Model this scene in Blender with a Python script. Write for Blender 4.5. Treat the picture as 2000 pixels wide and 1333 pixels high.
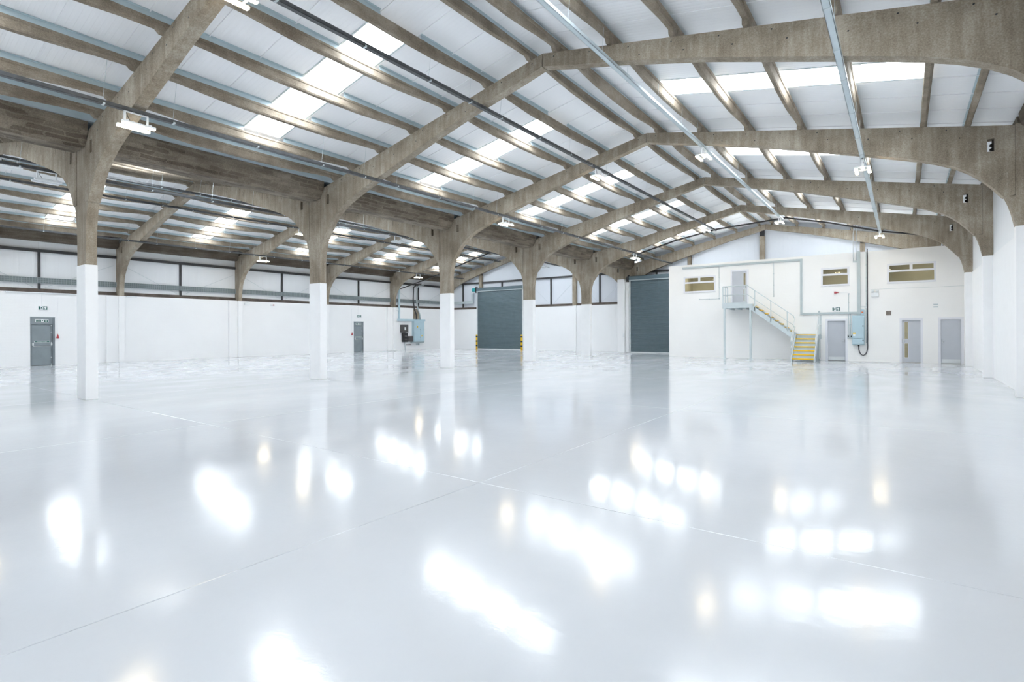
import bpy, math, random
from mathutils import Matrix, Vector
from mathutils.geometry import tessellate_polygon

random.seed(7)
S = bpy.context.scene
COL = S.collection
for o in list(bpy.data.objects):
    bpy.data.objects.remove(o)

# ------------------------------------------------------------------ camera
YAW, ROLL, FPX = 0.6323, -0.0042, 1042.16
cd = bpy.data.cameras.new('camera')
cd.sensor_width = 36.0
cd.lens = FPX / 2000 * 36.0
cd.shift_y = (646.05 - 666.5) / 2000
cd.clip_start, cd.clip_end = 0.05, 300
cam = bpy.data.objects.new('camera', cd)
COL.objects.link(cam)
cam.matrix_world = (Matrix.Translation((0, 0, 1.6)) @ Matrix.Rotation(YAW, 4, 'Z')
                    @ Matrix.Rotation(math.pi / 2, 4, 'X') @ Matrix.Rotation(ROLL, 4, 'Z'))
S.camera = cam

# ------------------------------------------------------------------ sky and exposure
W = bpy.data.worlds.new('overcast_sky')
S.world = W
W.use_nodes = True
bg = W.node_tree.nodes['Background']
bg.inputs['Color'].default_value = (0.95, 0.98, 1.0, 1)
bg.inputs['Strength'].default_value = 6.0
S.view_settings.view_transform = 'Standard'
S.view_settings.look = 'None'
S.view_settings.gamma = 1
S.view_settings.exposure = 1.5
S.view_settings.use_curve_mapping = False
LED_STRENGTH = 24.0
S.cycles.max_bounces = 12
S.cycles.diffuse_bounces = 6
S.cycles.glossy_bounces = 4
S.cycles.transparent_max_bounces = 10
S.cycles.use_light_tree = False
S.cycles.sample_clamp_indirect = 8.0

# ------------------------------------------------------------------ measured hall grid (metres)
Y1, BAY = 4.211, 6.297
def YF(i): return Y1 + (i - 1) * BAY
FT = 0.245                                   # thickness of the concrete frames
XL, XR = -33.75, 2.35                        # side wall faces
YN, YG = -2.30, 36.05                        # near wall / far gable faces
OFF_Y, OFF_X0, OFF_Z = 31.49, -11.35, 5.42   # office front wall
SLOPE = 0.2
# nave: apex x, apex z of rafter, roof plane z at apex, joint x left / right
NAVES = [dict(name='main hall', xa=-6.79, za=8.09, z0=8.42, jl=-15.574, jr=2.12),
         dict(name='left hall', xa=-24.85, za=8.03, z0=8.37, jl=-33.56, jr=-16.18)]
PURLINS = [0.35, 1.70, 3.07, 4.44, 5.82, 7.16, 8.02]
SKY1 = 7.18
SKY0S = {-1: 2.0, 1: 1.72}                      # rooflight run down the slope
ORD = ['first', 'second', 'third', 'fourth', 'fifth', 'sixth', 'seventh', 'eighth']

# ------------------------------------------------------------------ materials
def newmat(name):
    m = bpy.data.materials.new(name)
    m.use_nodes = True
    nt = m.node_tree
    for n in list(nt.nodes): nt.nodes.remove(n)
    out = nt.nodes.new('ShaderNodeOutputMaterial')
    b = nt.nodes.new('ShaderNodeBsdfPrincipled')
    nt.links.new(b.outputs[0], out.inputs[0])
    return m, nt, b, out
def N(nt, typ, **kw):
    n = nt.nodes.new(typ)
    for k, v in kw.items():
        if k in n.inputs: n.inputs[k].default_value = v
        else: setattr(n, k, v)
    return n
def pos(nt, scale=(1, 1, 1), rot=(0, 0, 0)):
    g = nt.nodes.new('ShaderNodeNewGeometry')
    mp = nt.nodes.new('ShaderNodeMapping')
    mp.inputs['Scale'].default_value = scale
    mp.inputs['Rotation'].default_value = rot
    nt.links.new(g.outputs['Position'], mp.inputs['Vector'])
    return mp.outputs[0]
def ramp(nt, fac, stops):
    r = nt.nodes.new('ShaderNodeValToRGB')
    el = r.color_ramp.elements
    while len(el) < len(stops): el.new(0.5)
    for e, (p, c) in zip(el, stops):
        e.position = p
        e.color = c if len(c) == 4 else (*c, 1)
    nt.links.new(fac, r.inputs[0])
    return r.outputs[0]
def math_(nt, op, a, b):
    n = nt.nodes.new('ShaderNodeMath'); n.operation = op
    for i, v in enumerate((a, b)):
        if isinstance(v, (int, float)): n.inputs[i].default_value = v
        else: nt.links.new(v, n.inputs[i])
    return n.outputs[0]
def bump(nt, b, h, strength, dist=0.02):
    n = nt.nodes.new('ShaderNodeBump')
    n.inputs['Strength'].default_value = strength
    n.inputs['Distance'].default_value = dist
    nt.links.new(h, n.inputs['Height'])
    nt.links.new(n.outputs[0], b.inputs['Normal'])
def plain(name, col, rough=0.5, metal=0.0, var=0.06, scale=3.0):
    m, nt, b, _ = newmat(name)
    nz = N(nt, 'ShaderNodeTexNoise', Scale=scale, Detail=4.0)
    nt.links.new(pos(nt), nz.inputs['Vector'])
    lo = tuple(max(0, c * (1 - var)) for c in col); hi = tuple(min(1, c * (1 + var)) for c in col)
    nt.links.new(ramp(nt, nz.outputs[0], [(0.3, lo), (0.7, hi)]), b.inputs['Base Color'])
    b.inputs['Roughness'].default_value = rough
    b.inputs['Metallic'].default_value = metal
    return m
def emit(name, col, strength):
    m = bpy.data.materials.new(name); m.use_nodes = True
    nt = m.node_tree
    for n in list(nt.nodes): nt.nodes.remove(n)
    out = nt.nodes.new('ShaderNodeOutputMaterial'); e = nt.nodes.new('ShaderNodeEmission')
    e.inputs[0].default_value = (*col, 1); e.inputs[1].default_value = strength
    nt.links.new(e.outputs[0], out.inputs[0])
    return m
def concrete(name, dark, mid, light, streak=(5, 5, 0.5), patch=False):
    m, nt, b, _ = newmat(name)
    n1 = N(nt, 'ShaderNodeTexNoise', Scale=0.9, Detail=7.0, Roughness=0.62)
    nt.links.new(pos(nt), n1.inputs['Vector'])
    n2 = N(nt, 'ShaderNodeTexNoise', Scale=1.6, Detail=4.0, Roughness=0.6)
    nt.links.new(pos(nt, streak), n2.inputs['Vector'])
    n3 = N(nt, 'ShaderNodeTexNoise', Scale=45.0, Detail=3.0)
    nt.links.new(pos(nt), n3.inputs['Vector'])
    f = math_(nt, 'ADD', math_(nt, 'MULTIPLY', n1.outputs[0], 0.46), math_(nt, 'MULTIPLY', n2.outputs[0], 0.30))
    f = math_(nt, 'ADD', f, math_(nt, 'MULTIPLY', n3.outputs[0], 0.30))
    if patch:
        br = N(nt, 'ShaderNodeTexBrick', Scale=1.0)
        br.inputs['Brick Width'].default_value = 0.62; br.inputs['Row Height'].default_value = 0.16
        br.inputs['Mortar Size'].default_value = 0.02
        br.inputs['Color1'].default_value = (0.25, 0.25, 0.25, 1); br.inputs['Color2'].default_value = (0.72, 0.72, 0.72, 1)
        br.inputs['Mortar'].default_value = (0.6, 0.6, 0.6, 1)
        g = nt.nodes.new('ShaderNodeNewGeometry'); sp = nt.nodes.new('ShaderNodeSeparateXYZ'); cb = nt.nodes.new('ShaderNodeCombineXYZ')
        nt.links.new(g.outputs['Position'], sp.inputs[0])
        nt.links.new(sp.outputs[1], cb.inputs[0])
        nt.links.new(math_(nt, 'ADD', sp.outputs[2], sp.outputs[0]), cb.inputs[1])
        nd = N(nt, 'ShaderNodeTexNoise', Scale=2.5, Detail=3.0); nt.links.new(cb.outputs[0], nd.inputs['Vector'])
        vm = nt.nodes.new('ShaderNodeVectorMath'); vm.operation = 'MULTIPLY_ADD'
        nt.links.new(nd.outputs[1], vm.inputs[0]); vm.inputs[1].default_value = (.5, .14, 0); nt.links.new(cb.outputs[0], vm.inputs[2])
        nt.links.new(vm.outputs[0], br.inputs['Vector'])
        f = math_(nt, 'ADD', math_(nt, 'MULTIPLY', f, 0.70), math_(nt, 'MULTIPLY', br.outputs[0], 0.30))
    c = ramp(nt, f, [(0.38, dark), (0.52, mid), (0.65, light)])
    nt.links.new(c, b.inputs['Base Color'])
    b.inputs['Roughness'].default_value = 0.85
    bump(nt, b, f, 0.2, 0.02)
    return m
def painted_block(name, col, strength=0.25):
    m, nt, b, _ = newmat(name)
    g = nt.nodes.new('ShaderNodeNewGeometry'); sp = nt.nodes.new('ShaderNodeSeparateXYZ'); cb = nt.nodes.new('ShaderNodeCombineXYZ')
    nt.links.new(g.outputs['Position'], sp.inputs[0])
    nt.links.new(math_(nt, 'ADD', sp.outputs[0], sp.outputs[1]), cb.inputs[0])
    nt.links.new(sp.outputs[2], cb.inputs[1])
    br = N(nt, 'ShaderNodeTexBrick', Scale=1.0)
    br.inputs['Brick Width'].default_value = 0.225; br.inputs['Row Height'].default_value = 0.075
    br.inputs['Mortar Size'].default_value = 0.006; br.inputs['Mortar Smooth'].default_value = 0.6
    for k in ('Color1', 'Color2'): br.inputs[k].default_value = (1, 1, 1, 1)
    br.inputs['Mortar'].default_value = (0, 0, 0, 1)
    nt.links.new(cb.outputs[0], br.inputs['Vector'])
    nz = N(nt, 'ShaderNodeTexNoise', Scale=0.7, Detail=5.0)
    nt.links.new(pos(nt), nz.inputs['Vector'])
    c = ramp(nt, nz.outputs[0], [(0.3, tuple(v * 0.97 for v in col)), (0.7, col)])
    nt.links.new(c, b.inputs['Base Color'])
    b.inputs['Roughness'].default_value = 0.55
    bump(nt, b, br.outputs[0], strength, 0.006)
    return m
def ribbed(name, col, pitch, axis, strength=0.5, rough=0.45, var=0.02):
    m, nt, b, _ = newmat(name)
    sc = [0, 0, 0]; sc[axis] = 1
    w = N(nt, 'ShaderNodeTexWave', Scale=1.0 / pitch / 3.1831 * 1.0)
    w.wave_type = 'BANDS'; w.bands_direction = 'X'; w.wave_profile = 'SIN'
    w.inputs['Scale'].default_value = (2 * math.pi / pitch) / 20.0
    w.inputs['Distortion'].default_value = 0
    g = nt.nodes.new('ShaderNodeNewGeometry'); sp = nt.nodes.new('ShaderNodeSeparateXYZ'); cb = nt.nodes.new('ShaderNodeCombineXYZ')
    nt.links.new(g.outputs['Position'], sp.inputs[0])
    nt.links.new(sp.outputs[axis], cb.inputs[0]); nt.links.new(cb.outputs[0], w.inputs['Vector'])
    nz = N(nt, 'ShaderNodeTexNoise', Scale=0.8, Detail=3.0)
    nt.links.new(pos(nt), nz.inputs['Vector'])
    nt.links.new(ramp(nt, nz.outputs[0], [(0.3, tuple(v * (1 - var) for v in col)), (0.7, col)]), b.inputs['Base Color'])
    b.inputs['Roughness'].default_value = rough
    bump(nt, b, ramp(nt, w.outputs[0], [(0.25, (0, 0, 0)), (0.45, (1, 1, 1))]), strength, 0.012)
    return m
def floor_paint():
    m, nt, b, _ = newmat('pale_grey_floor_paint')
    nz = N(nt, 'ShaderNodeTexNoise', Scale=0.35, Detail=6.0, Roughness=0.6)
    nt.links.new(pos(nt), nz.inputs['Vector'])
    nt.links.new(ramp(nt, nz.outputs[0], [(0.3, (0.53, 0.553, 0.585)), (0.7, (0.585, 0.605, 0.635))]), b.inputs['Base Color'])
    n2 = N(nt, 'ShaderNodeTexNoise', Scale=0.8, Detail=4.0, Roughness=0.55)
    nt.links.new(pos(nt, (1, 0.45, 1), (0, 0, 0.5)), n2.inputs['Vector'])
    nt.links.new(ramp(nt, n2.outputs[0], [(0.34, (0.08,) * 3), (0.64, (0.15,) * 3)]), b.inputs['Roughness'])
    b.inputs['IOR'].default_value = 1.5
    b.inputs['Specular IOR Level'].default_value = 0.45
    a1 = N(nt, 'ShaderNodeTexNoise', Scale=1.6, Detail=2.0); nt.links.new(pos(nt), a1.inputs['Vector'])
    a2 = N(nt, 'ShaderNodeTexNoise', Scale=13.0, Detail=3.0); nt.links.new(pos(nt), a2.inputs['Vector'])
    a3 = N(nt, 'ShaderNodeTexNoise', Scale=50.0, Detail=2.0); nt.links.new(pos(nt), a3.inputs['Vector'])
    h = math_(nt, 'ADD', math_(nt, 'MULTIPLY', a1.outputs[0], 0.3), math_(nt, 'MULTIPLY', a2.outputs[0], 0.125))
    h = math_(nt, 'ADD', h, math_(nt, 'MULTIPLY', a3.outputs[0], 0.045))
    bump(nt, b, h, 1.0, 0.0038)
    return m
def glass(name, tint, refl=1.0):
    m = bpy.data.materials.new(name); m.use_nodes = True
    nt = m.node_tree
    for n in list(nt.nodes): nt.nodes.remove(n)
    out = nt.nodes.new('ShaderNodeOutputMaterial'); mix = nt.nodes.new('ShaderNodeMixShader')
    t = nt.nodes.new('ShaderNodeBsdfTransparent'); g = nt.nodes.new('ShaderNodeBsdfGlossy'); f = nt.nodes.new('ShaderNodeFresnel')
    t.inputs[0].default_value = (*tint, 1); g.inputs['Roughness'].default_value = 0.02; f.inputs[0].default_value = 1.5
    nt.links.new(f.outputs[0], mix.inputs[0]); nt.links.new(t.outputs[0], mix.inputs[1]); nt.links.new(g.outputs[0], mix.inputs[2])
    nt.links.new(mix.outputs[0], out.inputs[0])
    return m
def rooflight_mat():
    m = bpy.data.materials.new('clear_ribbed_rooflight'); m.use_nodes = True
    nt = m.node_tree
    for n in list(nt.nodes): nt.nodes.remove(n)
    out = nt.nodes.new('ShaderNodeOutputMaterial'); mix = nt.nodes.new('ShaderNodeMixShader')
    t = nt.nodes.new('ShaderNodeBsdfTransparent'); d = nt.nodes.new('ShaderNodeBsdfTranslucent')
    t.inputs[0].default_value = (0.96, 0.98, 1, 1); d.inputs[0].default_value = (0.95, 0.97, 1, 1)
    mix.inputs[0].default_value = 0.12
    nt.links.new(t.outputs[0], mix.inputs[1]); nt.links.new(d.outputs[0], mix.inputs[2]); nt.links.new(mix.outputs[0], out.inputs[0])
    return m

M = dict(
    concrete=concrete('weathered_frame_concrete', (0.175, 0.138, 0.098), (0.305, 0.257, 0.196), (0.46, 0.41, 0.335)),
    purlin=concrete('purlin_concrete', (0.145, 0.112, 0.08), (0.245, 0.203, 0.152), (0.36, 0.312, 0.25), (2, 2, 2)),
    eaves=concrete('brown_stained_eaves_concrete', (0.055, 0.042, 0.03), (0.11, 0.088, 0.065), (0.18, 0.153, 0.12), (6, 0.4, 8)),
    gutter=concrete('stained_gutter_concrete', (0.06, 0.046, 0.032), (0.165, 0.134, 0.10), (0.31, 0.268, 0.21), (3, 0.6, 3), True),
    white=painted_block('white_painted_blockwork', (0.93, 0.935, 0.94)),
    office=painted_block('warm_white_painted_blockwork', (0.935, 0.93, 0.915)),
    paint=plain('white_masonry_paint', (0.93, 0.935, 0.94), 0.5, var=0.015),
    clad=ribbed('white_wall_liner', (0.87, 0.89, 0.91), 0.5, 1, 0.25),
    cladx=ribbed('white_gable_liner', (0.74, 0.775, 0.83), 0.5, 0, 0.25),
    sheet=ribbed('white_roof_liner_sheet', (0.93, 0.94, 0.955), 0.115, 1, 0.32, 0.5),
    seam=plain('sheet_seam', (0.62, 0.65, 0.69), 0.5),
    floor=floor_paint(),
    joint=plain('floor_joint', (0.36, 0.38, 0.40), 0.7),
    galv=plain('galvanised_steel', (0.58, 0.645, 0.665), 0.42, 0.15),
    zed=plain('galvanised_roof_rail', (0.50, 0.60, 0.64), 0.45, 0.15),
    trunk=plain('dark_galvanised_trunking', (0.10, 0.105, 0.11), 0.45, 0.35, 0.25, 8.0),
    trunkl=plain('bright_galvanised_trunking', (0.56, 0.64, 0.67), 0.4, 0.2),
    dark=plain('dark_steel', (0.055, 0.055, 0.058), 0.5, 0.2),
    rust=plain('brown_primed_steel', (0.12, 0.095, 0.08), 0.6, 0.1, 0.3),
    shutter=plain('slate_grey_shutter', (0.12, 0.168, 0.192), 0.4, 0.1),
    teal=plain('teal_motor_paint', (0.03, 0.30, 0.32), 0.4),
    doorgrey=plain('grey_steel_door_paint', (0.245, 0.285, 0.305), 0.38),
    doorframe=plain('grey_door_frame_paint', (0.20, 0.235, 0.255), 0.4),
    lav=plain('pale_lilac_door_paint', (0.53, 0.555, 0.60), 0.4, var=0.02),
    upvc=plain('white_frame_gloss', (0.80, 0.81, 0.85), 0.3, var=0.01),
    alu=plain('satin_aluminium', (0.72, 0.75, 0.76), 0.3, 0.3),
    chrome=plain('polished_steel', (0.75, 0.77, 0.78), 0.2, 0.8),
    green=plain('exit_sign_green', (0.01, 0.105, 0.09), 0.4),
    signwhite=plain('sign_white', (0.86, 0.89, 0.89), 0.4),
    red=plain('alarm_red', (0.45, 0.05, 0.06), 0.35),
    yellow=plain('safety_yellow', (0.86, 0.53, 0.0), 0.45),
    black=plain('black_band', (0.02, 0.02, 0.022), 0.5),
    cable=plain('black_cable', (0.03, 0.033, 0.05), 0.45),
    cab=plain('pale_blue_cabinet_paint', (0.47, 0.62, 0.69), 0.35, var=0.03),
    cab2=plain('blue_grey_trunking_paint', (0.48, 0.545, 0.56), 0.4, var=0.04),
    basket=plain('dark_basket_back', (0.20, 0.235, 0.245), 0.5),  # darker grey-blue base colour for the basket's back plate
    basketwire=plain('dull_basket_wire', (0.36, 0.41, 0.42), 0.5),
    meter=plain('dark_meter_case', (0.085, 0.08, 0.08), 0.45),
    brown=plain('brown_vent', (0.16, 0.125, 0.10), 0.6),
    orange=plain('orange_label', (0.75, 0.17, 0.04), 0.4),
    beige=plain('beige_room_paint', (0.50, 0.49, 0.415), 0.8),
    carpet=plain('office_floor', (0.25, 0.23, 0.2), 0.9),
    glass=glass('office_window_glass', (0.86, 0.86, 0.82)),
    rooflight=rooflight_mat(),
    lamp=emit('warm_led', (1.0, 0.82, 0.54), LED_STRENGTH),
    officelamp=emit('office_ceiling_and_fill_lamp', (1.0, 0.92, 0.76), 12.0),
    lampwhite=plain('white_lamp_body', (0.82, 0.85, 0.87), 0.4),
    signlamp=plain('green_lit_sign', (0.01, 0.105, 0.09), 0.4),
)

# ------------------------------------------------------------------ mesh helpers
class MB:
    def __init__(s): s.v, s.f, s.sm = [], [], []
    def add(s, vs, fs, smooth=False):
        b = len(s.v)
        s.v += [tuple(v) for v in vs]
        s.f += [tuple(b + i for i in f) for f in fs]
        s.sm += [smooth] * len(fs)
        return s
    def box(s, a, b):
        (x0, y0, z0), (x1, y1, z1) = [tuple(t) for t in zip(*[(min(p, q), max(p, q)) for p, q in zip(a, b)])]
        vs = [(x0, y0, z0), (x1, y0, z0), (x1, y1, z0), (x0, y1, z0), (x0, y0, z1), (x1, y0, z1), (x1, y1, z1), (x0, y1, z1)]
        return s.add(vs, [(0, 3, 2, 1), (4, 5, 6, 7), (0, 1, 5, 4), (1, 2, 6, 5), (2, 3, 7, 6), (3, 0, 4, 7)])
    def cbox(s, a, b, c=0.008):
        """box with chamfered edges (bounds a..b)"""
        a, b = [min(p, q) for p, q in zip(a, b)], [max(p, q) for p, q in zip(a, b)]
        c = min([c] + [(q - p) * 0.45 for p, q in zip(a, b)])
        vs, idx = [], {}
        for sx in (0, 1):
            for sy in (0, 1):
                for sz in (0, 1):
                    cor = [(b if t else a)[i] for i, t in enumerate((sx, sy, sz))]
                    dr = [-1 if t else 1 for t in (sx, sy, sz)]
                    for ax in range(3):
                        p = [cor[i] + (dr[i] * c if i != ax else 0) for i in range(3)]
                        idx[(sx, sy, sz, ax)] = len(vs); vs.append(tuple(p))
        fs = []
        def q(*k): fs.append(tuple(idx[i] for i in k))
        for t in (0, 1):
            q((t, 0, 0, 0), (t, 1, 0, 0), (t, 1, 1, 0), (t, 0, 1, 0))
            q((0, t, 0, 1), (1, t, 0, 1), (1, t, 1, 1), (0, t, 1, 1))
            q((0, 0, t, 2), (1, 0, t, 2), (1, 1, t, 2), (0, 1, t, 2))
        for u in (0, 1):
            for w in (0, 1):
                q((u, w, 0, 0), (u, w, 1, 0), (u, w, 1, 1), (u, w, 0, 1))
                q((u, 0, w, 0), (u, 1, w, 0), (u, 1, w, 2), (u, 0, w, 2))
                q((0, u, w, 1), (1, u, w, 1), (1, u, w, 2), (0, u, w, 2))
        for k in [(x, y, z) for x in (0, 1) for y in (0, 1) for z in (0, 1)]:
            q((*k, 0), (*k, 1), (*k, 2))
        return s.add(vs, fs)
    def prism(s, loop, a, b, axis='Y', holes=()):
        """extrude a 2D loop (with holes) along an axis; loop coords are the two other axes in xyz order"""
        def P(p, t):
            return (p[0], t, p[1]) if axis == 'Y' else (t, p[0], p[1]) if axis == 'X' else (p[0], p[1], t)
        loops = [list(loop)] + [list(h) for h in holes]
        flat = [p for l in loops for p in l]
        tris = tessellate_polygon([[Vector((p[0], p[1], 0)) for p in l] for l in loops])
        n = len(flat)
        vs = [P(p, a) for p in flat] + [P(p, b) for p in flat]
        fs = [tuple(t) for t in tris] + [tuple(n + i for i in reversed(t)) for t in tris]
        o = 0
        for l in loops:
            for i in range(len(l)):
                j = (i + 1) % len(l)
                fs.append((o + i, o + j, n + o + j, n + o + i))
            o += len(l)
        return s.add(vs, fs)
    def tube(s, pts, r, n=8, cap=True):
        pts = [Vector(p) for p in pts]
        rings, prev = [], None
        for i, p in enumerate(pts):
            d = ((pts[min(i + 1, len(pts) - 1)] - p).normalized() + (p - pts[max(i - 1, 0)]).normalized())
            d = d.normalized() if d.length > 1e-6 else Vector((0, 0, 1))
            if prev is None:
                up = Vector((0, 0, 1)) if abs(d.z) < 0.9 else Vector((1, 0, 0))
                u = d.cross(up).normalized()
            else:
                u = (prev - d * prev.dot(d)).normalized()
            prev = u
            w = d.cross(u)
            rr = r[i] if isinstance(r, (list, tuple)) else r
            rings.append([p + (u * math.cos(2 * math.pi * k / n) + w * math.sin(2 * math.pi * k / n)) * rr for k in range(n)])
        vs = [v for g in rings for v in g]
        fs = []
        for i in range(len(rings) - 1):
            for k in range(n):
                k2 = (k + 1) % n
                fs.append((i * n + k, i * n + k2, (i + 1) * n + k2, (i + 1) * n + k))
        s.add(vs, fs, n > 6)
        if cap:
            b = len(s.v) - len(vs)
            s.f += [tuple(b + k for k in reversed(range(n))), tuple(b + (len(rings) - 1) * n + k for k in range(n))]
            s.sm += [False, False]
        return s
    def bar(s, p, q, w, h):
        """straight rectangular bar between two points (w sideways, h vertical-ish)"""
        p, q = Vector(p), Vector(q)
        d = (q - p).normalized()
        up = Vector((0, 0, 1)) if abs(d.z) < 0.95 else Vector((0, 1, 0))
        u = d.cross(up).normalized() * (w / 2); v = u.cross(d).normalized() * (h / 2)
        vs = [e + a * u + c * v for e in (p, q) for a, c in ((-1, -1), (1, -1), (1, 1), (-1, 1))]
        return s.add(vs, [(0, 1, 2, 3), (7, 6, 5, 4), (0, 4, 5, 1), (1, 5, 6, 2), (2, 6, 7, 3), (3, 7, 4, 0)])
    def mesh(s, name, mat, origin=(0, 0, 0)):
        me = bpy.data.meshes.new(name)
        ox, oy, oz = origin
        me.from_pydata([(x - ox, y - oy, z - oz) for x, y, z in s.v], [], s.f)
        me.polygons.foreach_set('use_smooth', s.sm)
        me.materials.append(M[mat])
        import bmesh
        bm = bmesh.new(); bm.from_mesh(me)
        bmesh.ops.recalc_face_normals(bm, faces=bm.faces)
        bm.to_mesh(me); bm.free()
        return me
    def base(s):
        xs, ys, zs = zip(*s.v)
        return ((min(xs) + max(xs)) / 2, (min(ys) + max(ys)) / 2, min(zs))

def tag(o, label=None, cat=None, group=None, kind=None):
    if label: o['label'] = label
    if cat: o['category'] = cat
    if group: o['group'] = group
    if kind: o['kind'] = kind
    return o
def link(name, me, parent=None, loc=(0, 0, 0), rotz=0.0):
    o = bpy.data.objects.new(name, me); COL.objects.link(o)
    o.location = loc; o.rotation_euler = (0, 0, rotz)
    if parent: o.parent = parent
    return o
def thing(name, label, cat, loc=(0, 0, 0), rotz=0.0, group=None, kind=None):
    return tag(link(name, None, None, loc, rotz), label, cat, group, kind)
def part(parent, name, mb, mat, label=None, world=False):
    """part in the parent's local coords; world=True: mb is in world coords (parent unrotated)"""
    org = tuple(parent.matrix_basis.translation) if world else (0, 0, 0)
    if world and parent.parent:
        org = tuple(Vector(org) + Vector(parent.parent.matrix_basis.translation))
    o = link(name, mb.mesh(name, mat, org), parent)
    if label: o['label'] = label
    return o
def sub(parent, name, mb, mat):
    return link(name, mb.mesh(name, mat), parent)
def single(name, mb, mat, label, cat, group=None, kind=None):
    b = mb.base()
    return tag(link(name, mb.mesh(name, mat, b), None, b), label, cat, group, kind)
def copy_tree(o, parent=None):
    c = o.copy(); COL.objects.link(c); c.parent = parent
    for ch in list(o.children): copy_tree(ch, c)
    return c
def text_mesh(txt, size, mat, name):
    cu = bpy.data.curves.new(name, 'FONT')
    cu.body = txt; cu.size = size; cu.align_x = 'CENTER'; cu.align_y = 'CENTER'; cu.extrude = 0.0008; cu.resolution_u = 2
    tmp = bpy.data.objects.new('tmp', cu); COL.objects.link(tmp)
    dg = bpy.context.evaluated_depsgraph_get()
    me = bpy.data.meshes.new_from_object(tmp.evaluated_get(dg))
    bpy.data.objects.remove(tmp)
    me.transform(Matrix.Rotation(math.pi / 2, 4, 'X'))
    me.name = name
    me.materials.clear(); me.materials.append(M[mat])
    return me
def walled(mb, u0, u1, z0, z1, t0, t1, opens, axis):
    """wall slab with rectangular openings; axis 'X': wall runs along x (t = y), 'Y': runs along y (t = x)"""
    us = sorted({u0, u1} | {v for o in opens for v in o[:2]})
    for a, b in zip(us, us[1:]):
        cuts = sorted([(o[2], o[3]) for o in opens if o[0] <= a + 1e-6 and o[1] >= b - 1e-6])
        z = z0
        for c0, c1 in cuts + [(z1, z1)]:
            if c0 > z + 1e-6:
                if axis == 'X': mb.box((a, t0, z), (b, t1, c0))
                else: mb.box((t0, a, z), (t1, b, c0))
            z = max(z, c1)
    return mb

# ================================================================== SETTING
PI2 = math.pi / 2
# ---- floor: painted slabs with recessed saw-cut joints
fl = tag(link('floor', MB().box((-34.2, YN - 0.3, -0.25), (2.7, 36.4, -0.006)).mesh('floor', 'joint', (-16, 17, -0.25)), None, (-16, 17, -0.25)),
         'glossy pale grey painted concrete floor reflecting the rooflights', 'floor', kind='structure')
fx = [-34.15, -28.0, -21.9, -15.85, -9.7, -3.6, 2.6]
fy = [YN - 0.2, 4.33, 10.63, 16.92, 23.22, 29.52, 36.3]
for a, b in zip(fx, fx[1:]):
    for c, d in zip(fy, fy[1:]):
        part(fl, 'slab', MB().cbox((a + .003, c + .003, -0.2), (b - .003, d - .003, 0), 0.003), 'floor', world=True)

# ---- left wall
DOORS_L = [(6.985, 7.905, 2.37), (25.675, 26.565, 2.35)]
mb = walled(MB(), YN, YG + .3, 0, 3.55, XL, XL - 0.35, [(a, b, 0, z) for a, b, z in DOORS_L], 'Y')
wl = tag(link('wall_left', mb.mesh('wall_left', 'white', (XL, 17, 0)), None, (XL, 17, 0)), 'long white painted side wall with grey fire doors', 'wall', kind='structure')
posts_y = [YF(i) + 3.14 for i in range(0, 6)]
edges = sorted([YN] + [YF(i) + FT / 2 for i in range(1, 6)] + posts_y + [YG])
for a, b in zip(edges, edges[1:]):
    part(wl, 'cladding_panel', MB().box((XL - .2, a + .004, 3.5), (XL - .26, b - .004, 6.8)), 'clad', world=True)
part(wl, 'cladding_backing', MB().box((XL - .27, YN, 3.5), (XL - .35, YG, 6.8)), 'dark', world=True)
for i in range(0, 6):
    a, b = (YF(i) + FT if i else YN), (YF(i + 1) if i < 5 else YG)
    part(wl, 'steel_rail', MB().box((XL - .2, a, 5.52), (XL - .08, b, 5.66)), 'dark', world=True)
    part(wl, 'steel_rail', MB().box((XL - .2, a, 3.552), (XL - .02, b, 3.60)).box((XL - .2, a, 3.60), (XL - .12, b, 3.74)), 'rust', world=True)
    y = YF(i) + 3.14
    part(wl, 'sheeting_post', MB().box((XL - .2, y - .045, 3.70), (XL - .09, y + .045, 5.56)), 'dark', world=True)
    if i: part(wl, 'brace_rod', MB().tube([(XL - .1, YF(i) + .35, 5.15), (XL - .1, y - .2, 3.80)], .009, 5), 'galv', world=True)
    part(wl, 'brace_rod', MB().tube([(XL - .1, YF(i + 1) - .12, 5.15), (XL - .1, y + .2, 3.80)], .009, 5), 'galv', world=True)
for i in range(1, 6):   # brick piers beside the wall columns
    part(wl, 'brick_pier', MB().cbox((XL - .05, YF(i) - .52, 0), (XL + .14, YF(i) - .002, 3.53)), 'white', world=True)

# ---- right wall
mb = MB().box((XR, YN, 0), (XR + .35, YG + .3, 3.98))
wr = tag(link('wall_right', mb.mesh('wall_right', 'paint', (XR, 17, 0)), None, (XR, 17, 0)), 'white painted wall close on the right of the hall', 'wall', kind='structure')
for i in range(0, 6):
    a, b = (YF(i) + FT / 2 if i else YN), (YF(i + 1) + FT / 2 if i < 5 else YG)
    part(wr, 'cladding_panel', MB().box((XR + .02, a + .004, 3.98), (XR + .1, b - .004, 6.62)), 'clad', world=True)
part(wr, 'cladding_backing', MB().box((XR + .1, YN, 3.98), (XR + .3, YG, 6.62)), 'dark', world=True)

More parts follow.
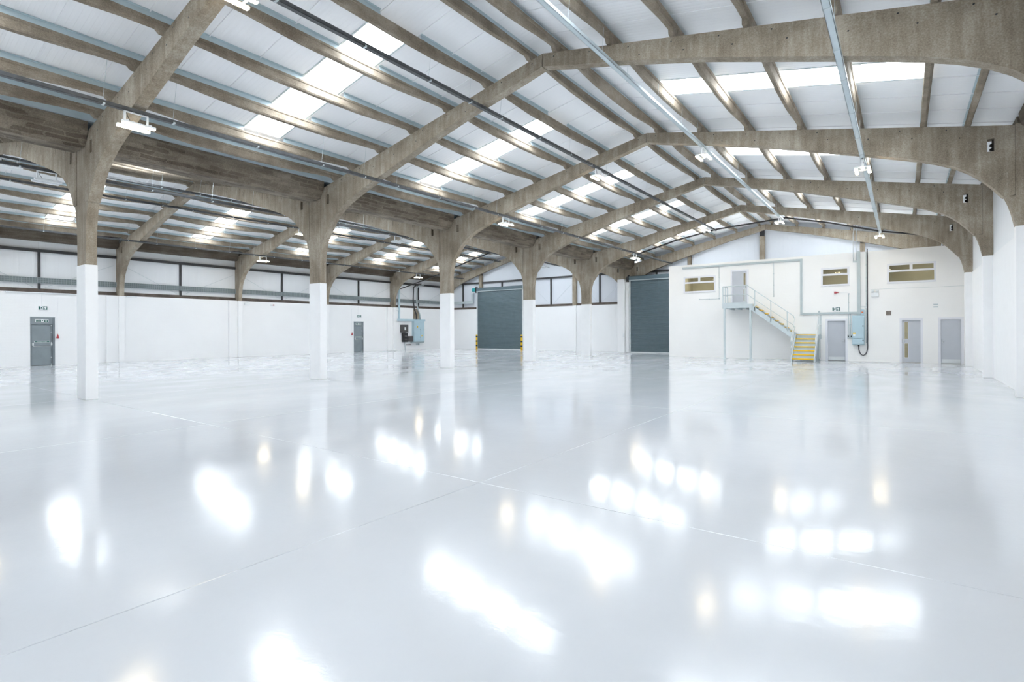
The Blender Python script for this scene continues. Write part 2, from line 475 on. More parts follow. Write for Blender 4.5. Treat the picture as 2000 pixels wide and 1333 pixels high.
# ---- gable walls (blockwork below, lined above)
def roof_z(x):
    n = NAVES[0] if x > -15.87 else NAVES[1]
    return n['z0'] - SLOPE * abs(x - n['xa'])
mb = MB().box((-34.1, YG, 0), (2.7, YG + .35, 3.5))
wf = tag(link('wall_far', mb.mesh('wall_far', 'white', (-16, YG, 0)), None, (-16, YG, 0)), 'white far gable wall with roller shutter doors', 'wall', kind='structure')
gx = [-34.05, -29.8, -24.85, -20.4, -15.87, -11.57, -7.05, -1.83, 2.6]
for a, b in zip(gx, gx[1:]):
    top = [(x, roof_z(x) - .0) for x in sorted({a, b} | {n['xa'] for n in NAVES if a < n['xa'] < b})]
    lp = [(a + .004, 3.5)] + [(min(max(x, a + .004), b - .004), z) for x, z in top] + [(b - .004, 3.5)]
    lp = lp[::-1]
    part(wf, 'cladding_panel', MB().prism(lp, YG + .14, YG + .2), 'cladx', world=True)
lp = [(-34.05, 3.5), (2.6, 3.5), (2.6, roof_z(2.6)), (NAVES[0]['xa'], NAVES[0]['z0']), (-15.87, 6.6), (NAVES[1]['xa'], NAVES[1]['z0']), (-34.05, roof_z(-34.05))]
part(wf, 'cladding_backing', MB().prism(lp, YG + .2, YG + .35), 'dark', world=True)
for x, w in [(-29.78, .34), (-24.9, .3), (-20.41, .32), (-11.57, .24), (-7.05, .30), (-1.83, .24)]:
    zt = roof_z(x) - .95
    part(wf, 'gable_post', MB().cbox((x - w / 2, YG - .09, 3.5), (x + w / 2, YG + .14, zt), .012), 'concrete', world=True)
    part(wf, 'gable_pier', MB().cbox((x - w / 2, YG - .1, 0), (x + w / 2, YG + .02, 3.5), .012), 'white', world=True)
    part(wf, 'post_cleat', MB().box((x - w / 2 + .02, YG - .085, zt - .05), (x + w / 2 - .02, YG + .1, zt + .5)), 'dark', world=True)
for a, b in [(-33.4, -29.97), (-29.6, -25.06), (-24.74, -20.58), (-20.24, -16.2)]:
    part(wf, 'steel_rail', MB().box((a, YG - .01, 5.73), (b, YG + .14, 5.85)), 'dark', world=True)
for a, b in [(-33.4, -30.4), (-25.1, -20.58), (-20.24, -16.2)]:
    part(wf, 'steel_rail', MB().box((a, YG - .03, 3.50), (b, YG + .14, 3.55)).box((a, YG + .04, 3.55), (b, YG + .14, 3.68)), 'rust', world=True)
for x, z0 in [(-31.9, 3.66), (-27.5, 5.3), (-22.6, 3.66), (-18.3, 3.66), (-13.9, 4.6)]:
    part(wf, 'sheeting_post', MB().box((x - .045, YG + .02, z0), (x + .045, YG + .14, 5.78)), 'dark', world=True)
part(wf, 'steel_rail', MB().box((-15.5, YG - .01, 5.66), (-11.5, YG + .14, 5.78)), 'dark', world=True)
for a, b in [(-24.4, -20.7), (-20.1, -16.4)]:
    m_ = (a + b) / 2
    part(wf, 'brace_rod', MB().tube([(a, YG + .06, 5.2), (m_ - .2, YG + .06, 3.75)], .009, 5), 'galv', world=True)
    part(wf, 'brace_rod', MB().tube([(b, YG + .06, 5.2), (m_ + .2, YG + .06, 3.75)], .009, 5), 'galv', world=True)
lp = [(-34.1, 0), (2.7, 0), (2.7, 6.6), (NAVES[0]['xa'], NAVES[0]['z0']), (-15.87, 6.6), (NAVES[1]['xa'], NAVES[1]['z0']), (-34.1, 6.6)]
tag(link('wall_near', MB().prism(lp, -.3, 0).mesh('wall_near', 'white'), None, (0, YN, 0)), 'white gable wall behind the viewpoint', 'wall', kind='structure')

# ---- roof: liner sheets with rooflights
PITCH = BAY / 6
def slope_slab(mb, sg, o0, o1, y0, y1, t0=0.0, t1=0.03):
    P = lambda o, y, t: (sg * o, y, -SLOPE * o + t)
    vs = [P(o, y, t) for t in (t0, t1) for o, y in ((o0, y0), (o1, y0), (o1, y1), (o0, y1))]
    return mb.add(vs, [(0, 1, 2, 3), (4, 5, 6, 7), (0, 1, 5, 4), (1, 2, 6, 5), (2, 3, 7, 6), (3, 0, 4, 7)])
k0 = -5
EDGE = [Y1 + 2.94 + PITCH * k for k in range(-9, 33)]
for ni, n in enumerate(NAVES):
    c = MB()
    L = YG + .3 - YN
    c.prism([(-.34, -.075), (0, -.006), (.34, -.075), (.34, -.06), (0, .06), (-.34, -.06)], 0, L)
    cl = tag(link('ceiling', c.mesh('ceiling', 'sheet'), None, (n['xa'], YN, n['z0'])),
             f"white ribbed roof lining with rooflights over the {n['name']}", 'ceiling', kind='structure')
    for sg in (-1, 1):
        SKY0 = SKY0S[sg]
        end = (9.4 if (ni == 0) == (sg == 1) else 8.56)
        def sheet(o0, o1):
            m_ = slope_slab(MB(), sg, o0, o1, 0, PITCH)
            slope_slab(m_, sg, o0, o1, 0, .022, -.016, 0)
            return m_.mesh('roof_sheet', 'sheet')
        full, up, dn = sheet(0, end), sheet(0, SKY0), sheet(SKY1, end)
        rl = slope_slab(MB(), sg, SKY0, SKY1, 0, PITCH, 0.012, 0.018).mesh('rooflight', 'rooflight')
        fm = MB(); slope_slab(fm, sg, SKY0, SKY1, -.03, .012, -.012, .02); slope_slab(fm, sg, SKY0, SKY1, PITCH - .05, PITCH + .02, -.012, .02)
        fm = fm.mesh('rooflight_flashing', 'galv')
        for k, y in zip(range(-9, 33), EDGE):
            if y + PITCH < YN or y > YG + .1: continue
            loc = (0, y - YN, 0)
            if k % 6 == 0:
                link('roof_sheet', up, cl, loc); link('roof_sheet', dn, cl, loc)
                r = link('rooflight', rl, cl, loc)
                link('rooflight_flashing', fm, r)
                # light portal: guides sky sampling through the opening
                la = bpy.data.lights.new('rooflight_portal', 'AREA'); la.shape = 'RECTANGLE'
                la.size = (SKY1 - SKY0) * math.sqrt(1 + SLOPE ** 2); la.size_y = PITCH; la.cycles.is_portal = True
                lo = bpy.data.objects.new('rooflight_portal', la); COL.objects.link(lo)
                om = (SKY0 + SKY1) / 2
                lo.location = (n['xa'] + sg * om, y + PITCH / 2, n['z0'] - SLOPE * om + .04)
                lo.rotation_euler = (0, sg * math.atan(SLOPE), 0)
            else:
                link('roof_sheet', full, cl, loc)

# ================================================================== CONCRETE FRAMES
BOT = [(0, 7.78), (.65, 7.62), (1.84, 7.355), (3.74, 6.86), (4.85, 6.53), (5.96, 6.20), (6.6, 6.0), (7.1, 5.84), (7.5, 5.69), (7.85, 5.52),
       (8.12, 5.34), (8.35, 5.13), (8.55, 4.89), (8.72, 4.665)]
def rafter_loop(n, sg):
    half = ((n['jr'] - n['xa']) if sg > 0 else (n['xa'] - n['jl'])) - .016
    k = half / 8.92
    zt = lambda o: n['za'] - (n['za'] - 6.30) * o / half
    dz = n['za'] - 8.09
    bot = [(o * k, z + dz * (1 - o / 8.92)) for o, z in BOT]
    return half, k, zt, bot
FRAME_PAINT = {}
for ni, n in enumerate(NAVES):
    for sg in (-1, 1):
        half, k, zt, bot = rafter_loop(n, sg)
        ox, oz = n['xa'] + sg * half, 4.68
        T = lambda o, z: (n['xa'] + sg * o - ox, z - oz)
        lip = .17
        body = [(0.012, zt(0) - lip), (half, zt(half) - lip), (half, 4.69)] + bot[::-1]
        body[-1] = (0.012, body[-1][1])
        # connection hole near the column joint
        hx, hw, hz0, hz1 = half - .42, .065, 5.77, 6.07
        hole = [(hx - hw, hz0), (hx - hw, hz1), (hx + hw, hz1), (hx + hw, hz0)]
        mb = MB()
        mb.prism([T(*p) for p in body], 0, FT, holes=[[T(*p) for p in hole]])
        top = [(0.012, zt(0) - lip), (0.012, zt(0)), (half, zt(half)), (half, zt(half) - lip)]
        mb.prism([T(*p) for p in top], .018, FT - .018)
        me = mb.mesh('concrete_rafter', 'concrete')
        br = None
        # forked tie plate inside the hole
        tp = MB()
        hxr = n['xa'] + sg * hx - ox
        tp.box((hxr + hw - .03, FT - .09, hz0 - oz), (hxr + hw, FT - .03, hz1 - oz))
        for zz in (.28, .62):
            z = hz0 + (hz1 - hz0) * zz - oz
            tp.prism([(hxr + hw - .02, z - .045), (hxr + hw - .02, z + .045), (hxr - .005, z + .02), (hxr - .005, z - .02)], FT - .09, FT - .03)
        tpm = tp.mesh('tie_plate', 'black')
        # apex bolt plate and dowel holes
        dots = MB()
        for o in [.3 + j * .92 for j in range(9)]:
            for z in ((zt(o) - .09), (zt(o) - .34 if o > 2 else None)):
                if z is None: continue
                x = T(o + (.25 if z < zt(o) - .2 else 0), z)
                y = .0172 if z > zt(o) - .15 else -.0008
                a = [(x[0] + .016 * math.cos(t * math.pi / 3), x[1] + .016 * math.sin(t * math.pi / 3)) for t in range(6)]
                dots.prism(a, y, y + .004)
        dm = dots.mesh('dowel_holes', 'black')
        gm = None
        if ni == 1 and sg == 1:
            gv = MB()
            for o in PURLINS[1:]:
                x, z = T(o * .975, zt(o * .975)); w_ = .009
                gv.box((x - w_, .0165, z - .165), (x + w_, .019, z + .002)); gv.box((x - w_, -.001, z - .17 - (.18 + .05 * (o % 1))), (x + w_, .001, z - .17))
            gm = gv.mesh('formwork_joint', 'eaves')
        side = 'left' if sg < 0 else 'right'
        for i in range(1, 7):
            who = ('the one against the far gable' if i == 6 else ['nearest the camera', 'second from the camera', 'third from the camera', 'fourth from the camera', 'fifth from the camera'][i - 1])
            t = tag(link('concrete_rafter', me, None, (ox, YF(i), oz)),
                    f"arched concrete roof rafter, {side} half, {n['name']}, frame {who}", 'rafter', 'concrete roof rafters')
            tag(link('dowel_hole', dm, t), kind='stuff')
            link('tie_plate', tpm, t)
            if gm: tag(link('formwork_joint', gm, t), kind='stuff')

# columns
def flare(x, s, z0=3.75, z1=4.68, w=.185, steps=5):
    return [(x + s * w * (j / steps) ** 2.0, z0 + (z1 - z0) * j / steps) for j in range(steps + 1)]
def column(kind, xa, xb, paint, top, i, label, group):
    """xa..xb in X; flares on the rafter sides"""
    cx = (xa + xb) / 2
    t = thing('concrete_column', label, 'column', (cx, YF(i), 0), 0, group)
    R = flare(xb, 1) if kind in ('arcade', 'left') else [(xb, 3.75), (xb, 4.68)]
    Lf = flare(xa, -1) if kind in ('arcade', 'right') else [(xa, 3.75), (xa, 4.68)]
    def cut(pts, x):   # keep what is above the paint line
        p = [q for q in pts if q[1] > paint + .01]
        return [(x if not len(p) < len(pts) else x, paint)] + p
    R2 = [q for q in R if q[1] > paint + .01]; L2 = [q for q in Lf if q[1] > paint + .01]
    loop = [(xb, paint)] + R2 + [(xb, 4.68), (xb, top), (xa, top), (xa, 4.68)] + L2[::-1] + [(xa, paint)]
    cl = []
    for p in loop:
        if not cl or (abs(p[0] - cl[-1][0]) + abs(p[1] - cl[-1][1])) > 1e-5: cl.append(p)
    part(t, 'shaft', MB().prism([(x - cx, z) for x, z in cl], .012, FT - .012), 'concrete')
    part(t, 'painted_base', MB().cbox((xa - cx - .003, -.003, 0), (xb - cx + .003, FT + .003, paint), .006), 'paint', 'white painted lower part')
    return t
NTH = ['nearest to the camera', 'second from the camera', 'third from the camera', 'fourth from the camera', 'fifth from the camera', 'set against the far gable']
for i in range(1, 7):
    column('arcade', -16.18, -15.574, 3.21, 6.0, i, f'concrete arcade column with white painted base, {NTH[i-1]}', 'columns of the central arcade')
    column('left', -34.05, -33.5, 3.53, 6.3, i, f'concrete column standing in the left wall, {NTH[i-1]}', 'columns in the left wall')
    column('right', 2.11, 2.6, 3.97, 6.33, i, f'concrete column standing in the right wall, {NTH[i-1]}', 'columns in the right wall')

# valley and eaves beams
BAYS = ['in front of the first frame'] + [f'between the {ORD[i]} and {ORD[i+1]} frames' for i in range(5)]
for i in range(0, 6):
    a, b = (YF(i) + FT if i else YN), YF(i + 1)
    mb = MB()
    mb.prism([(-16.43, 6.52), (-16.40, 6.30), (-16.22, 5.99), (-15.53, 5.99), (-15.35, 6.30), (-15.32, 6.52), (-15.42, 6.46), (-15.6, 6.1), (-16.15, 6.1), (-16.33, 6.46)], a, b)
    mb.prism([(-16.14, 5.94), (-15.61, 5.94), (-15.56, 5.99), (-16.19, 5.99)], a + .05, b - .05)
    single('valley_gutter_beam', mb, 'gutter', f'stained concrete valley gutter beam, {BAYS[i]}', 'beam', 'valley gutter beams over the arcade')
    mb = MB().prism([(-34.05, 6.55), (-34.0, 6.04), (-33.62, 6.04), (-33.5, 6.12), (-33.42, 6.55)], a, b)
    single('eaves_beam', mb, 'eaves', f'brown stained eaves beam over the left wall, {BAYS[i]}', 'beam', 'eaves beams over the left wall')
    mb = MB().prism([(2.16, 6.55), (2.2, 6.3), (2.3, 6.2), (2.66, 6.2), (2.66, 6.55)], a, b)
    single('eaves_beam', mb, 'eaves', f'brown stained eaves beam over the right wall, {BAYS[i]}', 'beam', 'eaves beams over the right wall')
mb = MB()
mb.box((-16.5, YN, 6.525), (-15.26, YG, 6.54)).box((-15.30, YN, 6.54), (-15.26, YG, 6.72)).box((-16.5, YN, 6.54), (-16.46, YG, 6.70))
single('valley_gutter', mb, 'zed', 'long galvanised valley gutter lying on the arcade beams', 'gutter')

# purlins (fish-bellied precast) with a galvanised rail on top
def purlin_mesh(L):
    st = [(0, -.01, .15), (.17, -.01, .15), (.24, .07, .15), (.75, .055, .15), (1.3, .01, .15), (1.9, -.03, .15), (L / 2, -.045, .15)]
    st = st + [(L - a, b, c) for a, b, c in reversed(st[:-1])]
    rings = []
    for y, z0, w in st:
        rings.append([(-.04, y, z0), (.04, y, z0), (.058, y, z0 + .03), (.048, y, .15), (.064, y, .165), (.064, y, .215),
                      (-.064, y, .215), (-.064, y, .165), (-.048, y, .15), (-.058, y, z0 + .03)])
    n = 10
    vs = [p for r in rings for p in r]
    fs = [tuple(range(n)), tuple((len(rings) - 1) * n + k for k in range(n))]
    for i in range(len(rings) - 1):
        for k in range(n):
            fs.append((i * n + k, i * n + (k + 1) % n, (i + 1) * n + (k + 1) % n, (i + 1) * n + k))
    return MB().add(vs, fs)
def zed(mb, y0, y1, q):
    for q in (q,):
        mb.box((q * .056, y0, .216), (q * .050, y1, .332)); mb.box((q * .10, y0, .326), (q * .05, y1, .332)); mb.box((q * .056, y0, .216), (q * .01, y1, .222))
    return mb
PM = {}
for key, L, q in [(k_, l_, q_) for k_, l_ in (('std', BAY - .01), ('end', YF(1) - YN + .1)) for q_ in (-1, 1)]:
    pm = purlin_mesh(L).mesh('purlin', 'purlin')
    off = YF(1) + .12 - YN - (BAY) if key == 'end' else 0
    s0 = (2.94 - .12) if key == 'std' else (2.94 - .12) - (BAY - (YF(1) + .12 - YN))
    za = zed(MB(), 0, L, q).mesh('steel_rail', 'zed')
    zb = MB(); zed(zb, 0, max(s0 - .03, .05), q); zed(zb, s0 + PITCH + .04, L, q); zb = zb.mesh('steel_rail', 'zed')
    PM[key, q] = (pm, za, zb)
ang = math.atan(SLOPE)
for ni, n in enumerate(NAVES):
    for sg in (-1, 1):
        half = (n['jr'] - n['xa']) if sg > 0 else (n['xa'] - n['jl'])
        kk = half / 8.86
        side = 'left' if sg < 0 else 'right'
        for j, o in enumerate(PURLINS):
            oo = o * kk
            z = n['za'] - (n['za'] - 6.30) * oo / half
            for i in range(0, 6):
                pm, za, zb = PM['end' if i == 0 else 'std', -sg]
                y = YN - .1 + .12 if i == 0 else YF(i) + .12
                p = tag(link('roof_purlin', pm, None, (n['xa'] + sg * oo, y, z)),
                        f"concrete purlin, {ORD[j]} below the ridge, {n['name']} {side} slope, {BAYS[i]}", 'purlin', 'concrete roof purlins')
                p.rotation_euler = (0, sg * ang, 0)
                link('steel_rail', zb if SKY0S[sg] - .35 < oo < SKY1 + .2 else za, p)

# ================================================================== LIGHTING RUNS AND LAMPS
RUNS = []
for n in NAVES:
    for off, z in ((-5.84, 6.07), (-1.79, 7.22), (1.83, 7.22), (5.95, 6.07)):
        RUNS.append((n, n['xa'] + off, z - (.07 if n is NAVES[1] and off > 0 else 0), off))
RUN_ENDS = [35.6, 31.4, 30.3, 30.2, 34.8, 34.8, 34.8, 34.8]
RUN_WORD = ['lowest on the left slope', 'left of the ridge', 'right of the ridge', 'lowest on the right slope']
for r, (n, x, z, off) in enumerate(RUNS):
    light = off > 0 and n is NAVES[0]
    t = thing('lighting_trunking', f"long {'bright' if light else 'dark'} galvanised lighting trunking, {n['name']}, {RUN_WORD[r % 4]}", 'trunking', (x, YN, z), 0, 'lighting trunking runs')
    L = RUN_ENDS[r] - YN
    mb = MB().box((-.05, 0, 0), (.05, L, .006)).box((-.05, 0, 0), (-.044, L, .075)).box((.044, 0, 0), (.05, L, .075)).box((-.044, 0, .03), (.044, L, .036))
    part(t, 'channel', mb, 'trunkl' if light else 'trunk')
    for i in range(1, 6):
        for dy in (-.5, .75, 2.6, 4.4):
            y = YF(i) + dy - YN
            if y > L - .1: continue
            zt = n['z0'] - SLOPE * abs(off) - z - .02
            part(t, 'suspension_wire', MB().tube([(-.045, y, .03), (-.03, y + .1, zt)], .0035, 4, False), 'galv')
            part(t, 'joint_clip', MB().box((-.056, y - .02, -.004), (.056, y + .02, .03)), 'galv')

def make_light():
    t = thing('high_bay_light', 'x', 'light', group='twin-bar high bay lights')
    b = MB()
    for y in (-.2, .2):
        b.box((-.02, y - .016, -.225), (.02, y + .016, 0)); b.box((-.17, y - .02, -.235), (.17, y + .02, -.215))
    b.box((-.022, -.216, -.018), (.022, .216, 0))
    part(t, 'bracket', b, 'lampwhite')
    part(t, 'driver_box', MB().cbox((-.045, -.13, -.245), (.045, .13, -.2), .008), 'alu')
    for x in (-.14, .14):
        h = MB().cbox((x - .042, -.3, -.285), (x + .042, .3, -.236), .012)
        part(t, 'bar_housing', h, 'lampwhite')
        part(t, 'led_bar', MB().box((x - .034, -.285, -.297), (x + .034, .285, -.2862)), 'lamp', 'glowing warm white led bar')
    part(t, 'flex', MB().tube([(.0, -.17, -.02), (.02, -.16, -.1), (.0, -.1, -.2)], .006, 5), 'black')
    return t
proto, first = make_light(), True
for r, (n, x, z, off) in enumerate(RUNS):
    for i in (1, 3, 5):
        if r == 6 and i == 5: pass
        o = proto if first else copy_tree(proto)
        first = False
        o.location = (x, YF(i) + .06, z)
        if r >= 6:
            for c_ in o.children:
                if c_.name.startswith('led_bar'):
                    mu2 = c_.data.copy(); mu2.materials.clear(); mu2.materials.append(M['signwhite']); c_.data = mu2
                    c_['label'] = 'unlit white led bar'
        o['label'] = f"twin-bar led light hung from trunking {RUN_WORD[r % 4]}, {n['name']}, {ORD[i-1]} frame"

# ================================================================== OFFICE BLOCK
WIN = [(-10.46, -8.64, 3.79, 4.725, True), (-3.385, -2.15, 3.81, 4.73, False), (-.61, 1.25, 3.805, 4.74, True)]
ODOORS = [(-7.73, -6.94, 2.99, 4.86), (-3.12, -2.31, 0, 2.04), (-.055, .685, 0, 2.03), (1.385, 2.145, 0, 2.045)]
OT = .22
mb = walled(MB(), OFF_X0, XR, 0, OFF_Z, OFF_Y, OFF_Y + OT, [w[:4] for w in WIN] + ODOORS, 'X')
wo = tag(link('wall_office', mb.mesh('wall_office', 'office', (-4.5, OFF_Y, 0)), None, (-4.5, OFF_Y, 0)),
         'white painted office front wall with windows, doors and steel stair', 'wall', kind='structure')
part(wo, 'side_wall', MB().box((OFF_X0, OFF_Y + OT, 0), (OFF_X0 + OT, 35.55, OFF_Z)), 'office', world=True)
part(wo, 'roof_slab', MB().box((OFF_X0, OFF_Y + OT, 5.30), (XR, 35.55, OFF_Z - .01)), 'office', world=True)
part(wo, 'floor_slab', MB().box((OFF_X0 + OT, OFF_Y + OT, 2.78), (XR, 35.55, 2.97)), 'carpet', world=True)
mb = MB()
mb.box((OFF_X0 + OT, 35.2, 0), (XR, 35.3, 5.3))
for x in (-6.1, -4.3, -1.3):
    mb.box((x, OFF_Y + OT, 2.97), (x + .1, 35.2, 5.3)); mb.box((x, OFF_Y + OT, 0), (x + .1, 35.2, 2.78))
mb.box((OFF_X0 + OT, OFF_Y + OT, 5.27), (XR, 35.2, 5.3)); mb.box((OFF_X0 + OT, OFF_Y + OT, 2.74), (XR, 35.2, 2.78))
mb.box((OFF_X0 + OT, OFF_Y + OT, 2.97), (OFF_X0 + OT + .02, 35.2, 5.27))
part(wo, 'room_lining', mb, 'beige', world=True)
for x, z in [(-10.2, 5.24), (-7.6, 5.24), (-2.6, 5.24), (.9, 5.24), (-.2, 2.71)]:  # the middle upper room's lamp is an added fill to brighten its dark window
    part(wo, 'ceiling_and_fill_lamp', MB().box((x - .3, 33.2, z), (x + .3, 33.8, z + .03)), 'officelamp', world=True)
part(wo, 'wall_joint', MB().box((-1.28, OFF_Y - .003, 3.535), (XR - .1, OFF_Y + .002, 3.545)), 'cab2', world=True)

def window(idx, x0, x1, z0, z1, split, label):
    t = thing(f'window_{idx}', label, 'window', ((x0 + x1) / 2, OFF_Y, z0), 0, kind='structure')
    w, h = (x1 - x0) / 2, z1 - z0
    fr, y0, y1 = .072, -.015, .09
    f = MB()
    zt = h * .60                       # transom
    f.box((-w, y0, 0), (w, y1, fr)).box((-w, y0, h - fr), (w, y1, h)).box((-w, y0, fr), (-w + fr, y1, h - fr)).box((w - fr, y0, fr), (w, y1, h - fr))
    f.box((-w + fr, y0, zt - fr / 2), (w - fr, y1, zt + fr / 2))
    if split: f.box((-fr / 2, y0, zt + fr / 2), (fr / 2, y1, h - fr))
    part(t, 'frame', f, 'upvc')
    xs = [(-w + fr, -fr / 2), (fr / 2, w - fr)] if split else [(-w + fr, w - fr)]
    for a, b in xs:
        s_ = MB(); q = .022
        s_.box((a, -.022, zt + fr / 2), (b, .02, zt + fr / 2 + q)).box((a, -.022, h - fr - q), (b, .02, h - fr)).box((a, -.022, zt + fr / 2 + q), (a + q, .02, h - fr - q)).box((b - q, -.022, zt + fr / 2 + q), (b, .02, h - fr - q))
        part(t, 'top_light_sash', s_, 'upvc')
        part(t, 'pane', MB().box((a, .03, zt + fr / 2), (b, .036, h - fr)), 'glass')
    part(t, 'pane', MB().box((-w + fr, .03, fr), (w - fr, .036, zt - fr / 2)), 'glass')
    part(t, 'sill', MB().cbox((-w - .02, -.05, -.022), (w + .02, .03, 0)), 'upvc')
window(1, *WIN[0], 'white framed office window above the roller shutter, left of the stair door')
window(2, *WIN[1], 'smaller white framed office window between stair and tall trunking')
window(3, *WIN[2], 'wide white framed office window at the right end of the office')

def handle(t, x, z, sgn, y=0.0):
    h = MB().cbox((x - .02, y - .012, z - .09), (x + .02, y, z + .09), .004)
    h.tube([(x, y - .012, z + .02), (x, y - .05, z + .02), (x + sgn * .12, y - .055, z + .02)], .009, 8)
    part(t, 'handle', h, 'chrome', 'silver lever handle')
def office_door(idx, x0, x1, z0, z1, label, vis, hs, kick=False, ajar=0.0, arch=.075):
    t = thing(f'door_{idx}', label, 'door', ((x0 + x1) / 2, OFF_Y, z0), 0, kind='structure')
    w, h = (x1 - x0) / 2, z1 - z0
    a = MB().box((-w - arch, -.02, 0), (-w, 0, h + arch)).box((w, -.02, 0), (w + arch, 0, h + arch)).box((-w, -.02, h), (w, 0, h + arch))
    a.box((-w, -.01, 0), (-w + .02, .13, h)).box((w - .02, -.01, 0), (w, .13, h)).box((-w + .02, -.01, h - .02), (w - .02, .13, h))
    part(t, 'frame', a, 'upvc')
    yl = .03
    ops = [(p, q, c, d) for p, q, c, d in vis]
    leaf = walled(MB(), -w + .022, w - .022, .012, h - .022, yl, yl + .044, ops, 'X')
    lf = part(t, 'leaf', leaf, 'lav')
    for p, q, c, d in vis:
        g = part(lf, 'vision_panel', MB().box((p, yl + .018, c), (q, yl + .024, d)), 'glass')
        b = MB(); e = .016
        b.box((p - e, yl - .006, c - e), (q + e, yl, c)).box((p - e, yl - .006, d), (q + e, yl, d + e)).box((p - e, yl - .006, c), (p, yl, d)).box((q, yl - .006, c), (q + e, yl, d))
        part(lf, 'bead', b, 'upvc')
    if kick: part(lf, 'kick_plate', MB().box((-w + .05, yl - .003, .03), (w - .05, yl, .2)), 'alu')
    x = hs * (w - .07)
    h_ = MB().cbox((x - .02, yl - .012, .93), (x + .02, yl, 1.11), .004)
    h_.tube([(x, yl - .012, 1.03), (x, yl - .05, 1.03), (x - hs * .12, yl - .055, 1.03)], .009, 8)
    part(lf, 'handle', h_, 'chrome')
    if ajar:
        lf.matrix_basis = Matrix.Translation((-w + .022, yl, 0)) @ Matrix.Rotation(ajar, 4, 'Z') @ Matrix.Translation((w - .022, -yl, 0))
    return t
office_door(1, *ODOORS[0], 'pale office door with tall vision panels at the top of the steel stair', [(.20, .31, 1.1, 1.74), (.20, .31, .2, .86)], 1)
office_door(2, *ODOORS[1], 'pale lilac door standing ajar between the stair and blue cabinet', [], 1, True, .16)
office_door(3, *ODOORS[2], 'pale lilac door with two narrow lit vision panels', [(-.255, -.125, 1.13, 1.93), (-.255, -.125, .24, .91)], -1)
office_door(4, *ODOORS[3], 'plain pale lilac door with kick plate in the right corner', [], -1, True)

# ---- stair
st = thing('steel_staircase', 'galvanised steel stair with yellow step edges rising to the office door', 'staircase', (-5.5, 30.5, 0))
SY0, SY1 = 30.5, OFF_Y - .04
ZL = 2.97
for x in (-7.9, -6.57):
    p = part(st, 'post', MB().box((x - .05, SY0, .012), (x + .05, SY0 + .1, 2.76)), 'galv', world=True)
    part(p, 'base_plate', MB().box((x - .11, SY0 - .05, 0), (x + .11, SY0 + .15, .014)), 'galv', world=True)
mb = MB().box((-8.0, SY0 - .02, 2.76), (-6.45, SY0 + .04, ZL)).box((-8.0, SY1 - .06, 2.76), (-6.45, SY1, ZL)).box((-8.0, SY0 + .04, 2.76), (-7.94, SY1 - .06, ZL)).box((-6.51, SY0 + .04, 2.76), (-6.45, SY1 - .06, ZL))
part(st, 'landing_frame', mb, 'galv', world=True)
part(st, 'landing_deck', MB().box((-7.94, SY0 + .04, 2.93), (-6.51, SY1 - .06, 2.96)), 'galv', world=True)
for x in (-7.6, -7.2, -6.8):
    part(st, 'deck_joist', MB().box((x - .025, SY0 + .04, 2.68), (x + .025, SY1 - .06, 2.93)), 'galv', world=True)
part(st, 'kick_board', MB().box((-8.0, SY0 - .012, ZL), (-6.72, SY0 - .004, ZL + .1)), 'galv', world=True)
RISE, GO = .186, .245
for k in range(8):                       # upper flight, going along the wall
    xn, z = -6.33 + GO * k, 2.83 - RISE * k
    t = part(st, 'tread', MB().box((xn - .27, SY0 + .03, z - .045), (xn, SY1 - .03, z)), 'galv', world=True)
    part(t, 'nosing', MB().box((xn - .075, SY0 + .03, z - .045), (xn + .006, SY1 - .03, z + .012)), 'yellow', world=True)
for y0, y1 in ((SY0 - .01, SY0 + .03), (SY1 - .03, SY1)):
    lp = [(-6.55, 2.97), (-6.45, 2.86), (-4.42, 1.325), (-4.42, 1.08), (-4.5, 1.08), (-6.55, 2.66)]
    part(st, 'stringer', MB().prism(lp, y0, y1), 'galv', world=True)
TX0, TX1 = -4.42, -3.42                  # quarter landing and lower flight
q = part(st, 'quarter_landing', MB().box((TX0, SY0, 1.27), (TX1, SY1, 1.335)), 'galv', world=True)
part(q, 'nosing', MB().box((TX0, SY0 - .008, 1.30), (TX0 + .16, SY0 + .06, 1.342)).box((TX0 + .1, SY0 - .008, 1.3), (TX1, SY0 + .06, 1.342)), 'yellow', world=True)
for k in range(6):
    z, yn = .18 + .192 * k, 29.2 + .22 * k
    t = part(st, 'tread', MB().box((TX0 + .03, yn, z - .045), (TX1 - .03, yn + .27, z)), 'galv', world=True)
    part(t, 'nosing', MB().box((TX0 + .03, yn - .006, z - .05), (TX1 - .03, yn + .06, z + .008)), 'yellow', world=True)
    part(t, 'gap_light_plate', MB().box((TX0 + .03, yn + .25, z), (TX1 - .03, yn + .258, z + .15)), 'galv', world=True)  # added pale plate standing in for light seen between open treads
for x0, x1 in ((TX0 - .01, TX0 + .03), (TX1 - .03, TX1 + .01)):
    lp = [(29.1, 0), (29.42, 0), (30.56, 1.02), (30.56, 1.335), (30.42, 1.335), (29.1, .17)]
    part(st, 'stringer', MB().prism(lp, x0, x1, axis='X'), 'galv', world=True)
for x, y in ((TX0 + .1, SY0 + .06), (TX1 - .06, SY0 + .06), (TX1 - .06, SY1 - .1), (TX0 + .1, SY1 - .1)):
    p = part(st, 'post', MB().box((x - .05, y - .05, .012), (x + .05, y + .05, 1.28)), 'galv', world=True)
    part(p, 'base_plate', MB().box((x - .1, y - .09, 0), (x + .1, y + .09, .014)), 'galv', world=True)
part(st, 'side_plate', MB().box((TX1 + .01, SY0 + .1, .1), (TX1 + .018, SY1 - .1, 1.25)), 'galv', world=True)
R = .021
yr = SY0 + .0
